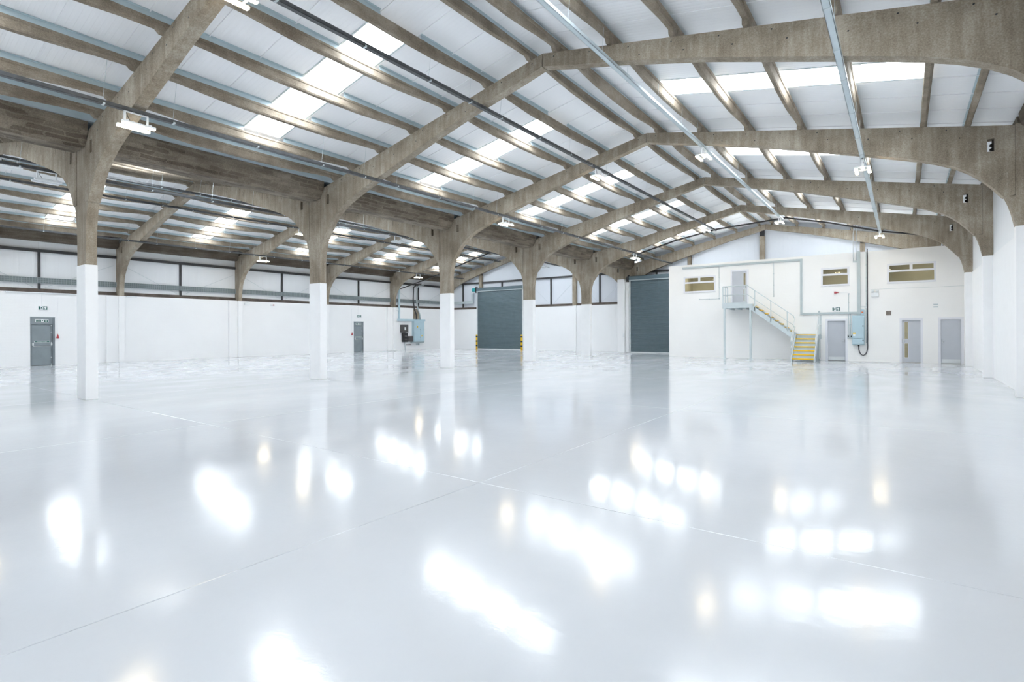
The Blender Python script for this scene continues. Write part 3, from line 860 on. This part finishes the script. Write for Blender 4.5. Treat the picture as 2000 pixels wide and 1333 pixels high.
for dz, nm in ((0, 'handrail'), (-.48, 'mid_rail')):
    part(st, nm, MB().tube([(-7.97, SY1, 3.96 + dz), (-7.97, yr, 3.96 + dz), (-6.72, yr, 3.96 + dz), (-4.60, yr, 2.37 + dz), (-4.50, yr, 2.28 + dz), (-4.46, yr, 2.1 + dz)], R if not dz else .017, 10), 'galv', world=True)
    part(st, nm, MB().tube([(TX0 - .02, 30.55, 2.22 + dz), (TX0 - .02, 30.40, 2.2 + dz), (TX0 - .02, 29.3, 1.10 + dz * .75), (TX0 - .02, 29.12, .98 + dz * .7)], .019, 10), 'alu', world=True)
    part(st, nm, MB().tube([(TX1 + .03, SY1 - .05, 2.30 + dz), (TX1 + .03, 30.6, 2.30 + dz), (TX1 + .03, 30.40, 2.2 + dz), (TX1 + .03, 29.3, 1.10 + dz * .75), (TX1 + .03, 29.12, .98 + dz * .7)], .019, 10), 'alu', world=True)
for x, y, z0, z1 in [(-7.97, SY1 - .04, 2.8, 3.96), (-7.97, yr, 2.8, 3.96), (-7.97, 30.95, 2.8, 3.96), (-6.83, yr, 2.8, 3.96), (-6.35, yr, 2.6, 3.68), (-5.57, yr, 2.02, 3.10), (-4.80, yr, 1.5, 2.52),
                     (TX1 + .03, SY1 - .08, 1.1, 2.3), (TX1 + .03, 30.62, 1.1, 2.3)]:
    part(st, 'baluster', MB().bar((x, y, z0), (x, y, z1), .045, .02), 'galv', world=True)
for x in (TX0 - .02, TX1 + .03):
    part(st, 'baluster', MB().bar((x, 29.35, .25), (x, 29.35, 1.14), .04, .02), 'galv', world=True)

# ---- trunking, conduits and kit on the office front
def wallbox(name, x0, x1, z0, z1, d, mat, label, cat, y=OFF_Y):
    return single(name, MB().cbox((x0, y - d, z0), (x1, y - .001, z1), .006), mat, label, cat)
mb = MB().box((-10.51, OFF_Y - .075, 5.19), (-4.23, OFF_Y - .001, 5.29)).box((-4.33, OFF_Y - .075, 2.45), (-4.23, OFF_Y - .001, 5.19)).box((-4.33, OFF_Y - .075, 2.36), (-1.82, OFF_Y - .001, 2.46))
mb.box((-4.25, OFF_Y - .078, 2.34), (-4.2, OFF_Y - .001, 2.48)).box((-3.52, OFF_Y - .075, 2.46), (-3.44, OFF_Y - .001, 2.55))
single('cable_trunking', mb, 'cab2', 'grey cable trunking running along, down and across the office front', 'trunking')
mb = MB().box((-1.82, OFF_Y - .1, 2.30), (-1.69, OFF_Y - .001, 5.46))
single('cable_trunking', mb, 'cab2', 'tall grey vertical trunking rising from the blue cabinet', 'trunking')
def conduit(label, pts, r=.0125, mat='galv', boxes=()):
    mb = MB().tube(pts, r, 8)
    o = thing('steel_conduit', label, 'conduit', pts[0])
    part(o, 'pipe', mb, mat, world=True)
    for b in boxes:
        part(o, 'conduit_box', MB().cbox((b[0] - .03, OFF_Y - .05, b[2] - .03), (b[0] + .03, OFF_Y - .001, b[2] + .03)), mat, world=True)
    for a, c in zip(pts, pts[1:]):
        a, c = Vector(a), Vector(c)
        nn = int((c - a).length / .7)
        for j in range(1, nn + 1):
            p = a + (c - a) * j / (nn + 1)
            part(o, 'saddle', MB().box((p.x - .022, p.y - .015, p.z - .022), (p.x + .022, p.y + .02, p.z + .022)), mat, world=True)
    return o
yc = OFF_Y - .02
conduit('thin bent steel conduit right of the left office window', [(-8.43, yc, 5.19), (-8.43, yc, 3.36), (-9.53, yc, 3.36)], boxes=[(-8.43, 0, 3.36), (-9.53, 0, 3.36)])
conduit('thin straight steel conduit dropping right of the stair door', [(-5.6, yc, 5.19), (-5.6, yc, 3.39)], boxes=[(-5.6, 0, 3.39)])
conduit('steel conduit feeding the red alarm cone, beside the blue cabinet', [(-2.18, yc, 3.38), (-2.18, yc - .06, 2.5), (-2.18, yc - .06, 2.3), (-2.18, yc, 1.3)], boxes=[(-2.18, 0, 3.36)])
conduit('short steel conduit left of the blue cabinet, next to the switch', [(-2.105, yc, 2.36), (-2.105, yc, 1.3)])
conduit('steel conduit beside the black cable, right of blue cabinet', [(-1.45, yc, 5.4), (-1.45, yc, .9)])
conduit('pair of bent bright conduits, left one, above the tall grey trunking', [(-1.93, 31.3, 6.8), (-1.98, 31.38, 6.3), (-1.98, 31.42, 4.98)], .018, 'alu')
conduit('pair of bent bright conduits, right one, above the tall grey trunking', [(-1.80, 31.3, 6.75), (-1.85, 31.38, 6.3), (-1.85, 31.42, 5.02)], .018, 'alu')
wallbox('switch_box', -2.0, -1.83, 4.92, 5.0, .05, 'galv', 'small grey box below the bent bright conduits', 'box')
t = thing('twin_socket', 'grey metal switch boxes left of the blue cabinet', 'switch', (-2.13, OFF_Y, 1.12))
for x in (-2.2, -2.08):
    b = part(t, 'switch_box', MB().cbox((x - .05, OFF_Y - .06, 1.13), (x + .05, OFF_Y - .001, 1.33)), 'galv', world=True)
    part(b, 'rocker', MB().cbox((x - .02, OFF_Y - .068, 1.2), (x + .02, OFF_Y - .06, 1.27), .003), 'black', world=True)
# blue distribution cabinet
t = thing('distribution_cabinet', 'pale blue electrical cabinet on the office wall with yellow label', 'cabinet', (-1.78, OFF_Y, .82))
part(t, 'body', MB().cbox((-2.03, OFF_Y - .22, .82), (-1.52, OFF_Y - .001, 2.27), .01), 'cab', world=True)
d = part(t, 'door', MB().cbox((-2.0, OFF_Y - .24, 1.13), (-1.54, OFF_Y - .221, 2.15), .006), 'cab', world=True)
for z in (1.75,): part(d, 'lock', MB().cbox((-1.6, OFF_Y - .255, z - .03), (-1.56, OFF_Y - .24, z + .03), .004), 'black', world=True)
part(d, 'warning_label', MB().box((-2.0, OFF_Y - .2425, 1.36), (-1.87, OFF_Y - .2405, 1.42)), 'yellow', world=True)
part(d, 'white_label', MB().box((-1.99, OFF_Y - .2425, 1.26), (-1.9, OFF_Y - .2405, 1.36)), 'signwhite', world=True)
d = part(t, 'lower_door', MB().cbox((-2.0, OFF_Y - .24, .86), (-1.54, OFF_Y - .221, 1.11), .006), 'cab', world=True)
part(d, 'lock', MB().cbox((-1.6, OFF_Y - .255, 1.02), (-1.56, OFF_Y - .24, 1.08), .004), 'black', world=True)
t = thing('isolator_box', 'small pale box with orange switch above the blue cabinet', 'box', (-1.6, OFF_Y, 2.3))
part(t, 'case', MB().cbox((-1.68, OFF_Y - .1, 2.29), (-1.53, OFF_Y - .001, 2.56)), 'cab', world=True)
part(t, 'switch', MB().cbox((-1.65, OFF_Y - .12, 2.40), (-1.57, OFF_Y - .1, 2.46), .004), 'orange', world=True)
t = thing('junction_box', 'small white junction box between tall trunking and black cable', 'box', (-1.45, OFF_Y, 2.62))
part(t, 'case', MB().cbox((-1.53, OFF_Y - .05, 2.62), (-1.42, OFF_Y - .001, 2.70)), 'lampwhite', world=True)
part(t, 'feed_pipe', MB().tube([(-1.69, yc, 2.72), (-1.46, yc, 2.72)], .01, 6), 'galv', world=True)
pts = [(-1.40, OFF_Y - .05, 5.55), (-1.40, OFF_Y - .05, .72)]
pts += [(-1.585 + .185 * math.cos(a), OFF_Y - .05 - .03 * math.sin(-a), .72 + .42 * math.sin(a)) for a in [-.3, -.7, -1.1, -1.57, -2.0, -2.4, -2.8]]
pts += [(-1.77, OFF_Y - .06, .74), (-1.77, OFF_Y - .06, .83)]
o = thing('power_cable', 'thick black cable looping under the blue cabinet', 'cable', (-1.4, OFF_Y - .05, .3))
part(o, 'cable', MB().tube(pts, .021, 8), 'cable', world=True)
part(o, 'gland', MB().tube([(-1.77, OFF_Y - .06, .76), (-1.77, OFF_Y - .06, .835)], .035, 8), 'black', world=True)
# alarm cones
def alarm_cone(label, loc, rotz, lying=False, s=1.0):
    t = thing('alarm_cone', label, 'alarm', loc, rotz, 'red alarm cones')
    prof = [(0, .05), (.03, .055), (.06, .05), (.2, .012), (.22, .006)]
    if lying:
        part(t, 'body', MB().tube([(h, -.07, 0) for h, r in prof], [r * s for h, r in prof], 14), 'red')
        part(t, 'mount', MB().cbox((.0, -.03, -.03), (.05, 0, .03)), 'black')
        part(t, 'cable', MB().tube([(.22, -.06, 0), (.5, -.02, 0), (.6, -.015, -.005)], .006, 6), 'lampwhite')
    else:
        part(t, 'body', MB().tube([(0, -.07, h) for h, r in prof], [r * s for h, r in prof], 14), 'red')
        part(t, 'mount', MB().cbox((-.03, -.03, .0), (.03, 0, .05)), 'black')
        part(t, 'cable', MB().tube([(0, -.065, .22), (.0, -.012, .4), (0, -.012, 2.0)], .007, 6), 'lampwhite')
    return t
alarm_cone('red cone-shaped alarm lying sideways above the ajar office door', (-2.80, OFF_Y, 3.45), 0, True)
alarm_cone('red cone-shaped alarm on the wall right of the near fire door', (XL, 8.0, 1.31), PI2)
alarm_cone('red cone-shaped alarm on the wall left of the far fire door', (XL, 25.47, 1.31), PI2)

# exit signs
MAN = [[(-.01, .032), (.012, .036), (.02, .02), (.012, -.004), (.03, -.022), (.024, -.03), (-.002, -.008), (-.018, -.034), (-.036, -.03), (-.014, .002), (-.02, .012), (-.034, .004), (-.038, .012)],
       [(.024 + .009 * math.cos(a * .785), .046 + .009 * math.sin(a * .785)) for a in range(8)]]
ARROW = [(0, .05), (.045, .005), (.045, -.01), (.014, .012), (.014, -.05), (-.014, -.05), (-.014, .012), (-.045, -.01), (-.045, .005)]
def print_poly(parent, name, loop, dx, dz, s, y, mat, flip=False):
    lp = [(dx + p[0] * s, dz + (-p[1] if flip else p[1]) * s) for p in loop]
    return part(parent, name, MB().prism(lp, y - .0015, y), mat)
def exit_sign(label, loc, rotz, w=.32, h=.16, mirror=False):
    t = thing('exit_sign', label, 'sign', loc, rotz, 'illuminated exit signs')
    part(t, 'case', MB().cbox((-w / 2 - .012, -.05, -h / 2 - .012), (w / 2 + .012, 0, h / 2 + .012), .006), 'lampwhite')
    y = -.0505
    m_ = -1 if mirror else 1
    for a, b in ((-.5, -.32), (.02, .5)):
        a, b = sorted((a * m_, b * m_))
        part(t, 'green_field', MB().box((a * w, y - .002, -h / 2), (b * w, y, h / 2)), 'green')
    print_poly(t, 'arrow', ARROW, .26 * w * m_, 0, 1.35, y - .002, 'signwhite')
    for lp in MAN: print_poly(t, 'running_figure', [(p[0] * m_, p[1]) for p in lp], -.15 * w * m_, 0, 1.5, y, 'green')
    return t
exit_sign('green exit sign with arrow above the near fire door', (XL, 7.45, 2.79), PI2)
exit_sign('green exit sign with arrow above the far fire door', (XL, 26.15, 2.75), PI2, .34, .17, True)
exit_sign('green exit sign on the office wall above the ajar door', (-2.72, OFF_Y, 2.615), 0)

# emergency twin spot, vent, notices
t = thing('emergency_light', 'white twin-spot emergency light right of the black cable', 'light', (-1.085, OFF_Y, 3.17))
part(t, 'battery_box', MB().cbox((-1.24, OFF_Y - .1, 3.17), (-.93, OFF_Y - .001, 3.38), .012), 'lampwhite', world=True)
for x in (-1.18, -1.0):
    s_ = part(t, 'spot_head', MB().cbox((x - .065, OFF_Y - .13, 3.40), (x + .065, OFF_Y - .04, 3.50), .012), 'lampwhite', world=True)
    part(s_, 'lens', MB().cbox((x - .05, OFF_Y - .138, 3.41), (x + .05, OFF_Y - .13, 3.47), .004), 'alu', world=True)
    part(t, 'stem', MB().tube([(x, OFF_Y - .06, 3.37), (x, OFF_Y - .06, 3.41)], .012, 8), 'alu', world=True)
part(t, 'status_led', MB().box((-.98, OFF_Y - .103, 3.30), (-.95, OFF_Y - .1, 3.32)), 'red', world=True)
part(t, 'trim_strip', MB().box((-1.235, OFF_Y - .104, 3.175), (-.935, OFF_Y - .1, 3.205)), 'alu', world=True)
t = thing('air_vent', 'brown square louvred vent left of the lilac glazed door', 'vent', (-.55, OFF_Y, 2.25))
part(t, 'frame', MB().box((-.65, OFF_Y - .015, 2.26), (-.45, OFF_Y - .001, 2.275)).box((-.65, OFF_Y - .015, 2.455), (-.45, OFF_Y - .001, 2.47)).box((-.65, OFF_Y - .015, 2.275), (-.635, OFF_Y - .001, 2.455)).box((-.465, OFF_Y - .015, 2.275), (-.45, OFF_Y - .001, 2.455)), 'brown', world=True)
for j in range(6):
    part(t, 'louvre', MB().box((-.635, OFF_Y - .012, 2.277 + .03 * j), (-.465, OFF_Y - .002, 2.298 + .03 * j)), 'brown', world=True)
for z, w_ in ((2.725, 'upper'), (2.615, 'lower')):
    t = thing('wall_notice', f'{w_} of two small grey notices above the corner door', 'notice', (1.225, OFF_Y, z), group='notices above the corner door')
    part(t, 'plate', MB().box((-.095, -.006, -.035), (.095, -.001, .035)), 'alu')
    part(t, 'print', MB().box((-.08, -.008, -.018), (.08, -.0062, .018)), 'cab2')

# ================================================================== LEFT WALL KIT
def fire_door(idx, y0, y1, h, label):
    t = thing(f'door_{idx}', label, 'door', (XL, (y0 + y1) / 2, 0), PI2, kind='structure')
    w = (y1 - y0) / 2
    lt = 1.985
    f = MB().box((-w, -.02, 0), (-w + .04, .09, h)).box((w - .085, -.02, 0), (w, .09, h)).box((-w + .04, -.02, h - .04), (w - .085, .09, h)).box((-w + .04, -.02, lt), (w - .085, .09, lt + .025))
    part(t, 'frame', f, 'doorframe')
    part(t, 'drip_bar', MB().box((-w - .005, -.035, h - .035), (w + .005, -.02, h)), 'cab2')
    part(t, 'overpanel', MB().box((-w + .04, .0, lt + .025), (w - .085, .04, h - .04)), 'doorgrey')
    lf = part(t, 'leaf', MB().cbox((-w + .045, .01, .012), (w - .09, .06, lt - .004), .004), 'doorgrey')
    part(lf, 'seam', MB().box((-w + .05, .0085, .985), (w - .095, .0105, .992)), 'dark')
    b = part(t, 'push_bar', MB().tube([(-w + .09, -.02, .99), (-w + .09, -.075, .945), (w - .14, -.075, .945), (w - .14, -.02, .99)], .016, 8), 'alu', 'silver push bar')
    for x in (-w + .09, w - .135):
        part(b, 'bar_housing', MB().cbox((x - .03, -.06, .97), (x + .03, .01, 1.10), .008), 'alu')
    part(t, 'vertical_bolt', MB().tube([(w - .135, -.01, .04), (w - .135, -.01, lt - .02)], .011, 8), 'doorframe')
    for z in (.05, .38, 1.1, 1.62, lt - .05):
        part(t, 'bolt_keep', MB().cbox((w - .16, -.025, z - .022), (w - .11, .01, z + .022), .004), 'alu')
    # sign over the leaf: words, running figure, arrow
    zs = (lt + .025 + h - .04) / 2
    s_ = part(t, 'fire_exit_sign', MB().box((-.27, -.006, zs - .075), (.22, -.0005, zs + .075)), 'signwhite', 'white and green fire exit sign')
    for a, c in ((-.245, -.06), (.055, .2)):
        part(s_, 'green_field', MB().box((a, -.008, zs - .055), (c, -.006, zs + .055)), 'green')
    for k, tx in enumerate(('Fire', 'exit')):
        o = link('lettering', text_mesh(tx, .058, 'signwhite', 'lettering'), s_, (-.155, -.009, zs + .024 - .05 * k))
    for lp in MAN: print_poly(s_, 'running_figure', lp, -.0, zs, 1.05, -.0065, 'green')
    print_poly(s_, 'arrow', ARROW, .128, zs, .95, -.0082, 'signwhite', True)
    s2 = part(t, 'push_bar_notice', MB().box((-.31, .004, 1.125), (.27, .0095, 1.195)), 'signwhite', 'green and white push bar notice')
    part(s2, 'green_field', MB().box((-.295, .002, 1.135), (.255, .004, 1.185)), 'green')
    link('lettering', text_mesh('Push bar to open', .052, 'signwhite', 'lettering'), s2, (-.02, .001, 1.158))
fire_door(5, *DOORS_L[0], 'near grey steel fire exit door with silver push bar')
fire_door(6, *DOORS_L[1], 'far grey steel fire exit door with silver push bar')
for i, (y0, y1, z) in enumerate(DOORS_L):
    part(wl, 'outer_backing', MB().box((XL - .36, y0 - .1, 0), (XL - .4, y1 + .1, z + .1)), 'dark', world=True)

# cable basket along the left wall and round onto the gable
t = thing('cable_basket', 'grey wire cable basket running along the left wall below the rail', 'cable tray', (XL, 17, 4.0))
xb = XL + .03
for i in range(0, 6):
    a, b = (YF(i) + FT + .02 if i else YN + .05), (YF(i + 1) - .02 if i < 5 else 35.6)
    part(t, 'back_mesh', MB().box((xb - .12, a, 4.0), (xb - .112, b, 4.27)), 'basket', world=True)
    rods = MB()
    for z in (4.0, 4.09, 4.18, 4.27): rods.box((xb - .112, a, z - .006), (xb - .1, b, z + .006))
    nn = int((b - a) / .1)
    for j in range(nn + 1):
        y = a + (b - a) * j / nn
        rods.box((xb - .11, y - .008, 4.0), (xb - .09, y + .008, 4.27))
    tag(part(t, 'basket_wires', rods, 'basketwire', world=True), kind='stuff')
mb = MB().box((-33.4, YG - .08, 4.0), (-30.6, YG - .01, 4.24)).box((-30.8, YG - .08, 4.24), (-30.6, YG - .01, 4.9))
single('cable_trunking', mb, 'cab2', 'grey trunking on the gable running to the left roller shutter motor', 'trunking')

# strip conduits and sensors near the wall top
single('white_strip_box', MB().cbox((XL + .001, 6.1, 3.50), (XL + .07, 9.2, 3.545)), 'lampwhite', 'long thin white strip fixed under the rail above the near fire door', 'strip')
single('white_strip_box', MB().cbox((XL + .001, 10.9, 3.50), (XL + .07, 11.4, 3.545)), 'lampwhite', 'short thin white strip under the rail by the second wall column', 'strip')
def wall_emergency(label, y, z=3.37):
    t = thing('bulkhead_light', label, 'light', (XL, y, z), PI2, 'white bulkhead lights on the left wall')
    part(t, 'case', MB().cbox((-.16, -.07, -.09), (.16, 0, .09), .02), 'lampwhite')
    part(t, 'lens', MB().cbox((-.13, -.082, -.065), (.13, -.07, .065), .01), 'signwhite')
    part(t, 'hanger', MB().tube([(0, -.03, .09), (0, -.03, .2)], .008, 6), 'galv')
wall_emergency('small white bulkhead light beside the third wall column', 17.45)
wall_emergency('small white bulkhead light beside the fifth wall column, above the meters', 29.95)
single('conduit_drop', MB().tube([(XL + .015, 7.42, 3.5), (XL + .015, 7.42, 2.88)], .008, 6), 'lampwhite', 'thin white conduit dropping to the near exit sign', 'conduit')
single('conduit_drop', MB().tube([(XL + .015, 26.1, 3.5), (XL + .015, 26.1, 2.84)], .008, 6), 'lampwhite', 'thin white conduit dropping to the far exit sign', 'conduit')
t = thing('wall_siren', 'red and white siren under the rail right of third wall column', 'alarm', (XL, 19.1, 3.3), PI2)
part(t, 'base', MB().cbox((-.05, -.05, 0), (.05, 0, .09)), 'lampwhite')
part(t, 'horn', MB().tube([(.05, -.05, .045), (.16, -.06, .06)], [.02, .045], 10), 'red')

# ---- switchgear on the left wall
t = thing('switchgear_cabinet', 'large pale blue switchgear cabinet on the left wall near the far corner', 'cabinet', (XL, 32.2, .68), PI2)
part(t, 'body', MB().cbox((-.58, -.3, .0), (.62, 0, 1.75), .01), 'cab')
for x0, x1 in ((-.55, .12), (.15, .6)):
    d = part(t, 'door', MB().cbox((x0, -.32, .1), (x1, -.301, 1.6 if x0 < 0 else 1.25), .006), 'cab')
    part(d, 'lock', MB().cbox((x1 - .06, -.335, .35), (x1 - .03, -.32, .41), .004), 'black')
    part(d, 'lock', MB().cbox((x1 - .06, -.335, 1.0), (x1 - .03, -.32, 1.06), .004), 'black')
part(t, 'warning_label', MB().box((-.28, -.323, 1.2), (-.16, -.3205, 1.36)), 'yellow')
part(t, 'warning_label', MB().box((.25, -.323, .45), (.34, -.3205, .56)), 'yellow')
part(t, 'plinth', MB().cbox((-.75, -.25, -.1), (.62, 0, 0)), 'cab2')
mb = MB().box((XL + .001, 30.0, 2.44), (XL + .12, 33.1, 2.60)).box((XL + .001, 30.08, 2.60), (XL + .1, 30.24, 5.1))
single('cable_trunking', mb, 'cab', 'pale blue trunking above the switchgear with tall riser', 'trunking')
for k, (y, lab) in enumerate(((31.95, 'left of the pair of'), (32.35, 'right of the pair of'))):
    pts = [(XL + .1, y + .15, 2.6), (XL + .1, y + .12, 3.0), (XL + .1, y - .12, 3.5), (XL + .1, y - .25, 4.2), (XL + .1, y - .2, 5.3), (XL + .12, y + .1, 5.55), (XL + .15, y + .6, 5.6)]
    single('power_cable', MB().tube(pts, .055, 8), 'dark' if k == 0 else 'cab2', f'{lab} thick cables rising from the switchgear', 'cable', 'thick cables above the switchgear')
single('back_board', MB().cbox((XL + .001, 31.8, 2.62), (XL + .05, 32.4, 3.5), .006), 'purlin', 'brown board behind the thick switchgear cables', 'board')
t = thing('meter_cabinet', 'dark meter case left of the large switchgear cabinet', 'cabinet', (XL, 30.68, 1.42), PI2)
part(t, 'case', MB().cbox((-.38, -.22, .05), (.36, 0, .70), .012), 'meter')
part(t, 'label', MB().box((-.08, -.224, .25), (.08, -.2205, .5)), 'signwhite')
t = thing('fuse_cutout', 'black service fuse box hanging below the dark meter case', 'fuse box', (XL, 30.72, .68), PI2)
part(t, 'case', MB().cbox((-.26, -.2, .0), (.3, 0, .74), .03), 'black')
part(t, 'handle', MB().cbox((-.12, -.26, .42), (.16, -.2, .56), .02), 'meter')
part(t, 'handle', MB().cbox((-.12, -.25, .16), (.16, -.2, .28), .02), 'meter')
part(t, 'tail_cable', MB().tube([(.02, -.08, .0), (.06, -.07, -.3), (.1, -.06, -.66)], .022, 8), 'galv')
single('isolator_box', MB().cbox((XL + .001, 31.1, .70), (XL + .2, 31.6, 1.16), .02), 'meter', 'small dark isolator box between fuse box and switchgear', 'box')
single('cable_plate', MB().cbox((XL + .001, 30.95, .40), (XL + .04, 31.5, .47), .006), 'brown', 'brown strip low on the wall under the switchgear', 'strip')
t = thing('twin_socket', 'pair of grey sockets under the large switchgear cabinet', 'switch', (XL, 32.3, .36), PI2)
for x in (-.12, .1): part(t, 'socket_box', MB().cbox((x - .08, -.06, 0), (x + .08, 0, .16)), 'galv')

# ================================================================== ROLLER SHUTTERS
def curtain(w, h):
    """interlocking curved slats, one rolled sheet"""
    mb = MB(); pitch = .095
    n = int(h / pitch); prof = []
    for k in range(n):
        z = h * k / n; p = h / n
        prof += [(0.0, z), (-.012, z + p * .12), (-.02, z + p * .45), (-.012, z + p * .8), (.0, z + p * .88)]
    prof.append((0, h))
    vs = [(x, y, z) for y, z in prof for x in (0, w)]
    fs = [(2 * i, 2 * i + 1, 2 * i + 3, 2 * i + 2) for i in range(len(prof) - 1)]
    b = len(vs)
    vs += [(0, .03, 0), (w, .03, 0), (0, .03, h), (w, .03, h)]
    fs += [(b, b + 1, b + 3, b + 2)]
    return mb.add(vs, fs)
def shutter(label, x0, x1, y, h, motor_w, gmat):
    t = thing('roller_shutter', label, 'roller shutter', (x0, y, 0))
    w = x1 - x0
    c = MB(); c = curtain(w, h)
    o = part(t, 'slat_curtain', c, 'shutter')
    for x in (-.1, w):
        part(t, 'guide_rail', MB().cbox((x, -.07, 0), (x + .1, .06, h + .1), .006), gmat)
    part(t, 'bottom_bar', MB().cbox((0, -.05, .0), (w, .03, .07), .006), 'alu')
    part(t, 'barrel_cover', MB().cbox((-.12, -.1, h + .02), (w + .12, .18, h + .3), .03), 'shutter')
    part(t, 'cover_lip', MB().box((-.1, -.105, h - .03), (w + .1, -.06, h + .03)), 'cab2')
    mo = part(t, 'motor', MB().cbox((-.14 - motor_w, -.15, h + .0), (-.14, .1, h + .3), .03), 'teal' if motor_w > .3 else 'dark')
    part(mo, 'gear_end', MB().tube([(-.14 - motor_w - .08, -.02, h + .15), (-.14 - motor_w, -.02, h + .15)], .07, 12), 'dark')
    part(t, 'end_plate', MB().box((-.16, -.16, h - .12), (-.13, .16, h + .38)), 'dark')
    part(t, 'end_plate', MB().box((w + .12, -.16, h - .02), (w + .15, .16, h + .34)), 'galv')
shutter('slate grey roller shutter with teal motor at the left end of the gable', -29.95, -25.2, YG - .2, 5.02, .42, 'alu')
shutter('slate grey roller shutter in the gable beside the office block', -15.5, -11.6, 35.36, 5.1, .12, 'alu')
single('shutter_pier', MB().cbox((-16.4, 35.1, 0), (-15.88, 35.69, 5.2)), 'white', 'white pier left of the roller shutter beside the office', 'pier')
single('shutter_pier', MB().cbox((-15.86, 35.28, 0), (-15.62, 35.69, 5.0)), 'white', 'slim white upright between white pier and shutter guide', 'pier')
single('shutter_switch', MB().cbox((-15.98, 35.03, 1.1), (-15.9, 35.1, 1.35)), 'lampwhite', 'small white push-button box on the shutter pier', 'switch')

# bollards
def bollard(x, y, label):
    t = thing('safety_bollard', label, 'bollard', (x, y, 0), group='black and yellow bollards at the left shutter')
    H_, r = 1.27, .075
    part(t, 'tube', MB().tube([(0, 0, 0), (0, 0, H_ - .02), (0, 0, H_)], [r, r, r * .82], 20), 'yellow')
    for z in (.27, .65, 1.03):
        part(t, 'black_band', MB().tube([(0, 0, z), (0, 0, z + .12)], r + .003, 20), 'black')
    part(t, 'floor_flange', MB().tube([(0, 0, 0), (0, 0, .012)], r + .05, 20), 'yellow')
bollard(-29.6, 35.25, 'yellow bollard with black bands left of the teal-motor shutter')
bollard(-24.87, 35.25, 'yellow bollard with black bands right of the teal-motor shutter')

# cross trays following the roof slope near the gable
def tray(label, pts, w=.09):
    t = thing('cross_tray', label, 'cable tray', pts[0], group='dark cable trays across the roof')
    for a, b in zip(pts, pts[1:]):
        part(t, 'channel', MB().bar(a, b, w, .07), 'dark', world=True)
    return t
tray('dark cable tray under the main hall roof in front of the gable', [(-13.3, 31.3, 6.29), (-10.85, 31.3, 6.91), (-8.5, 31.3, 7.3), (-4.97, 31.3, 7.50), (-2.98, 31.3, 6.99), (-.9, 31.3, 6.33), (1.9, 31.3, 5.72)])
tray('dark cable tray rising from the left wall under the left hall roof', [(XL + .2, 30.2, 5.1), (-30.8, 31.3, 6.02), (-26.6, 31.3, 7.08), (-24.85, 31.3, 7.45), (-18.9, 31.3, 6.0)])
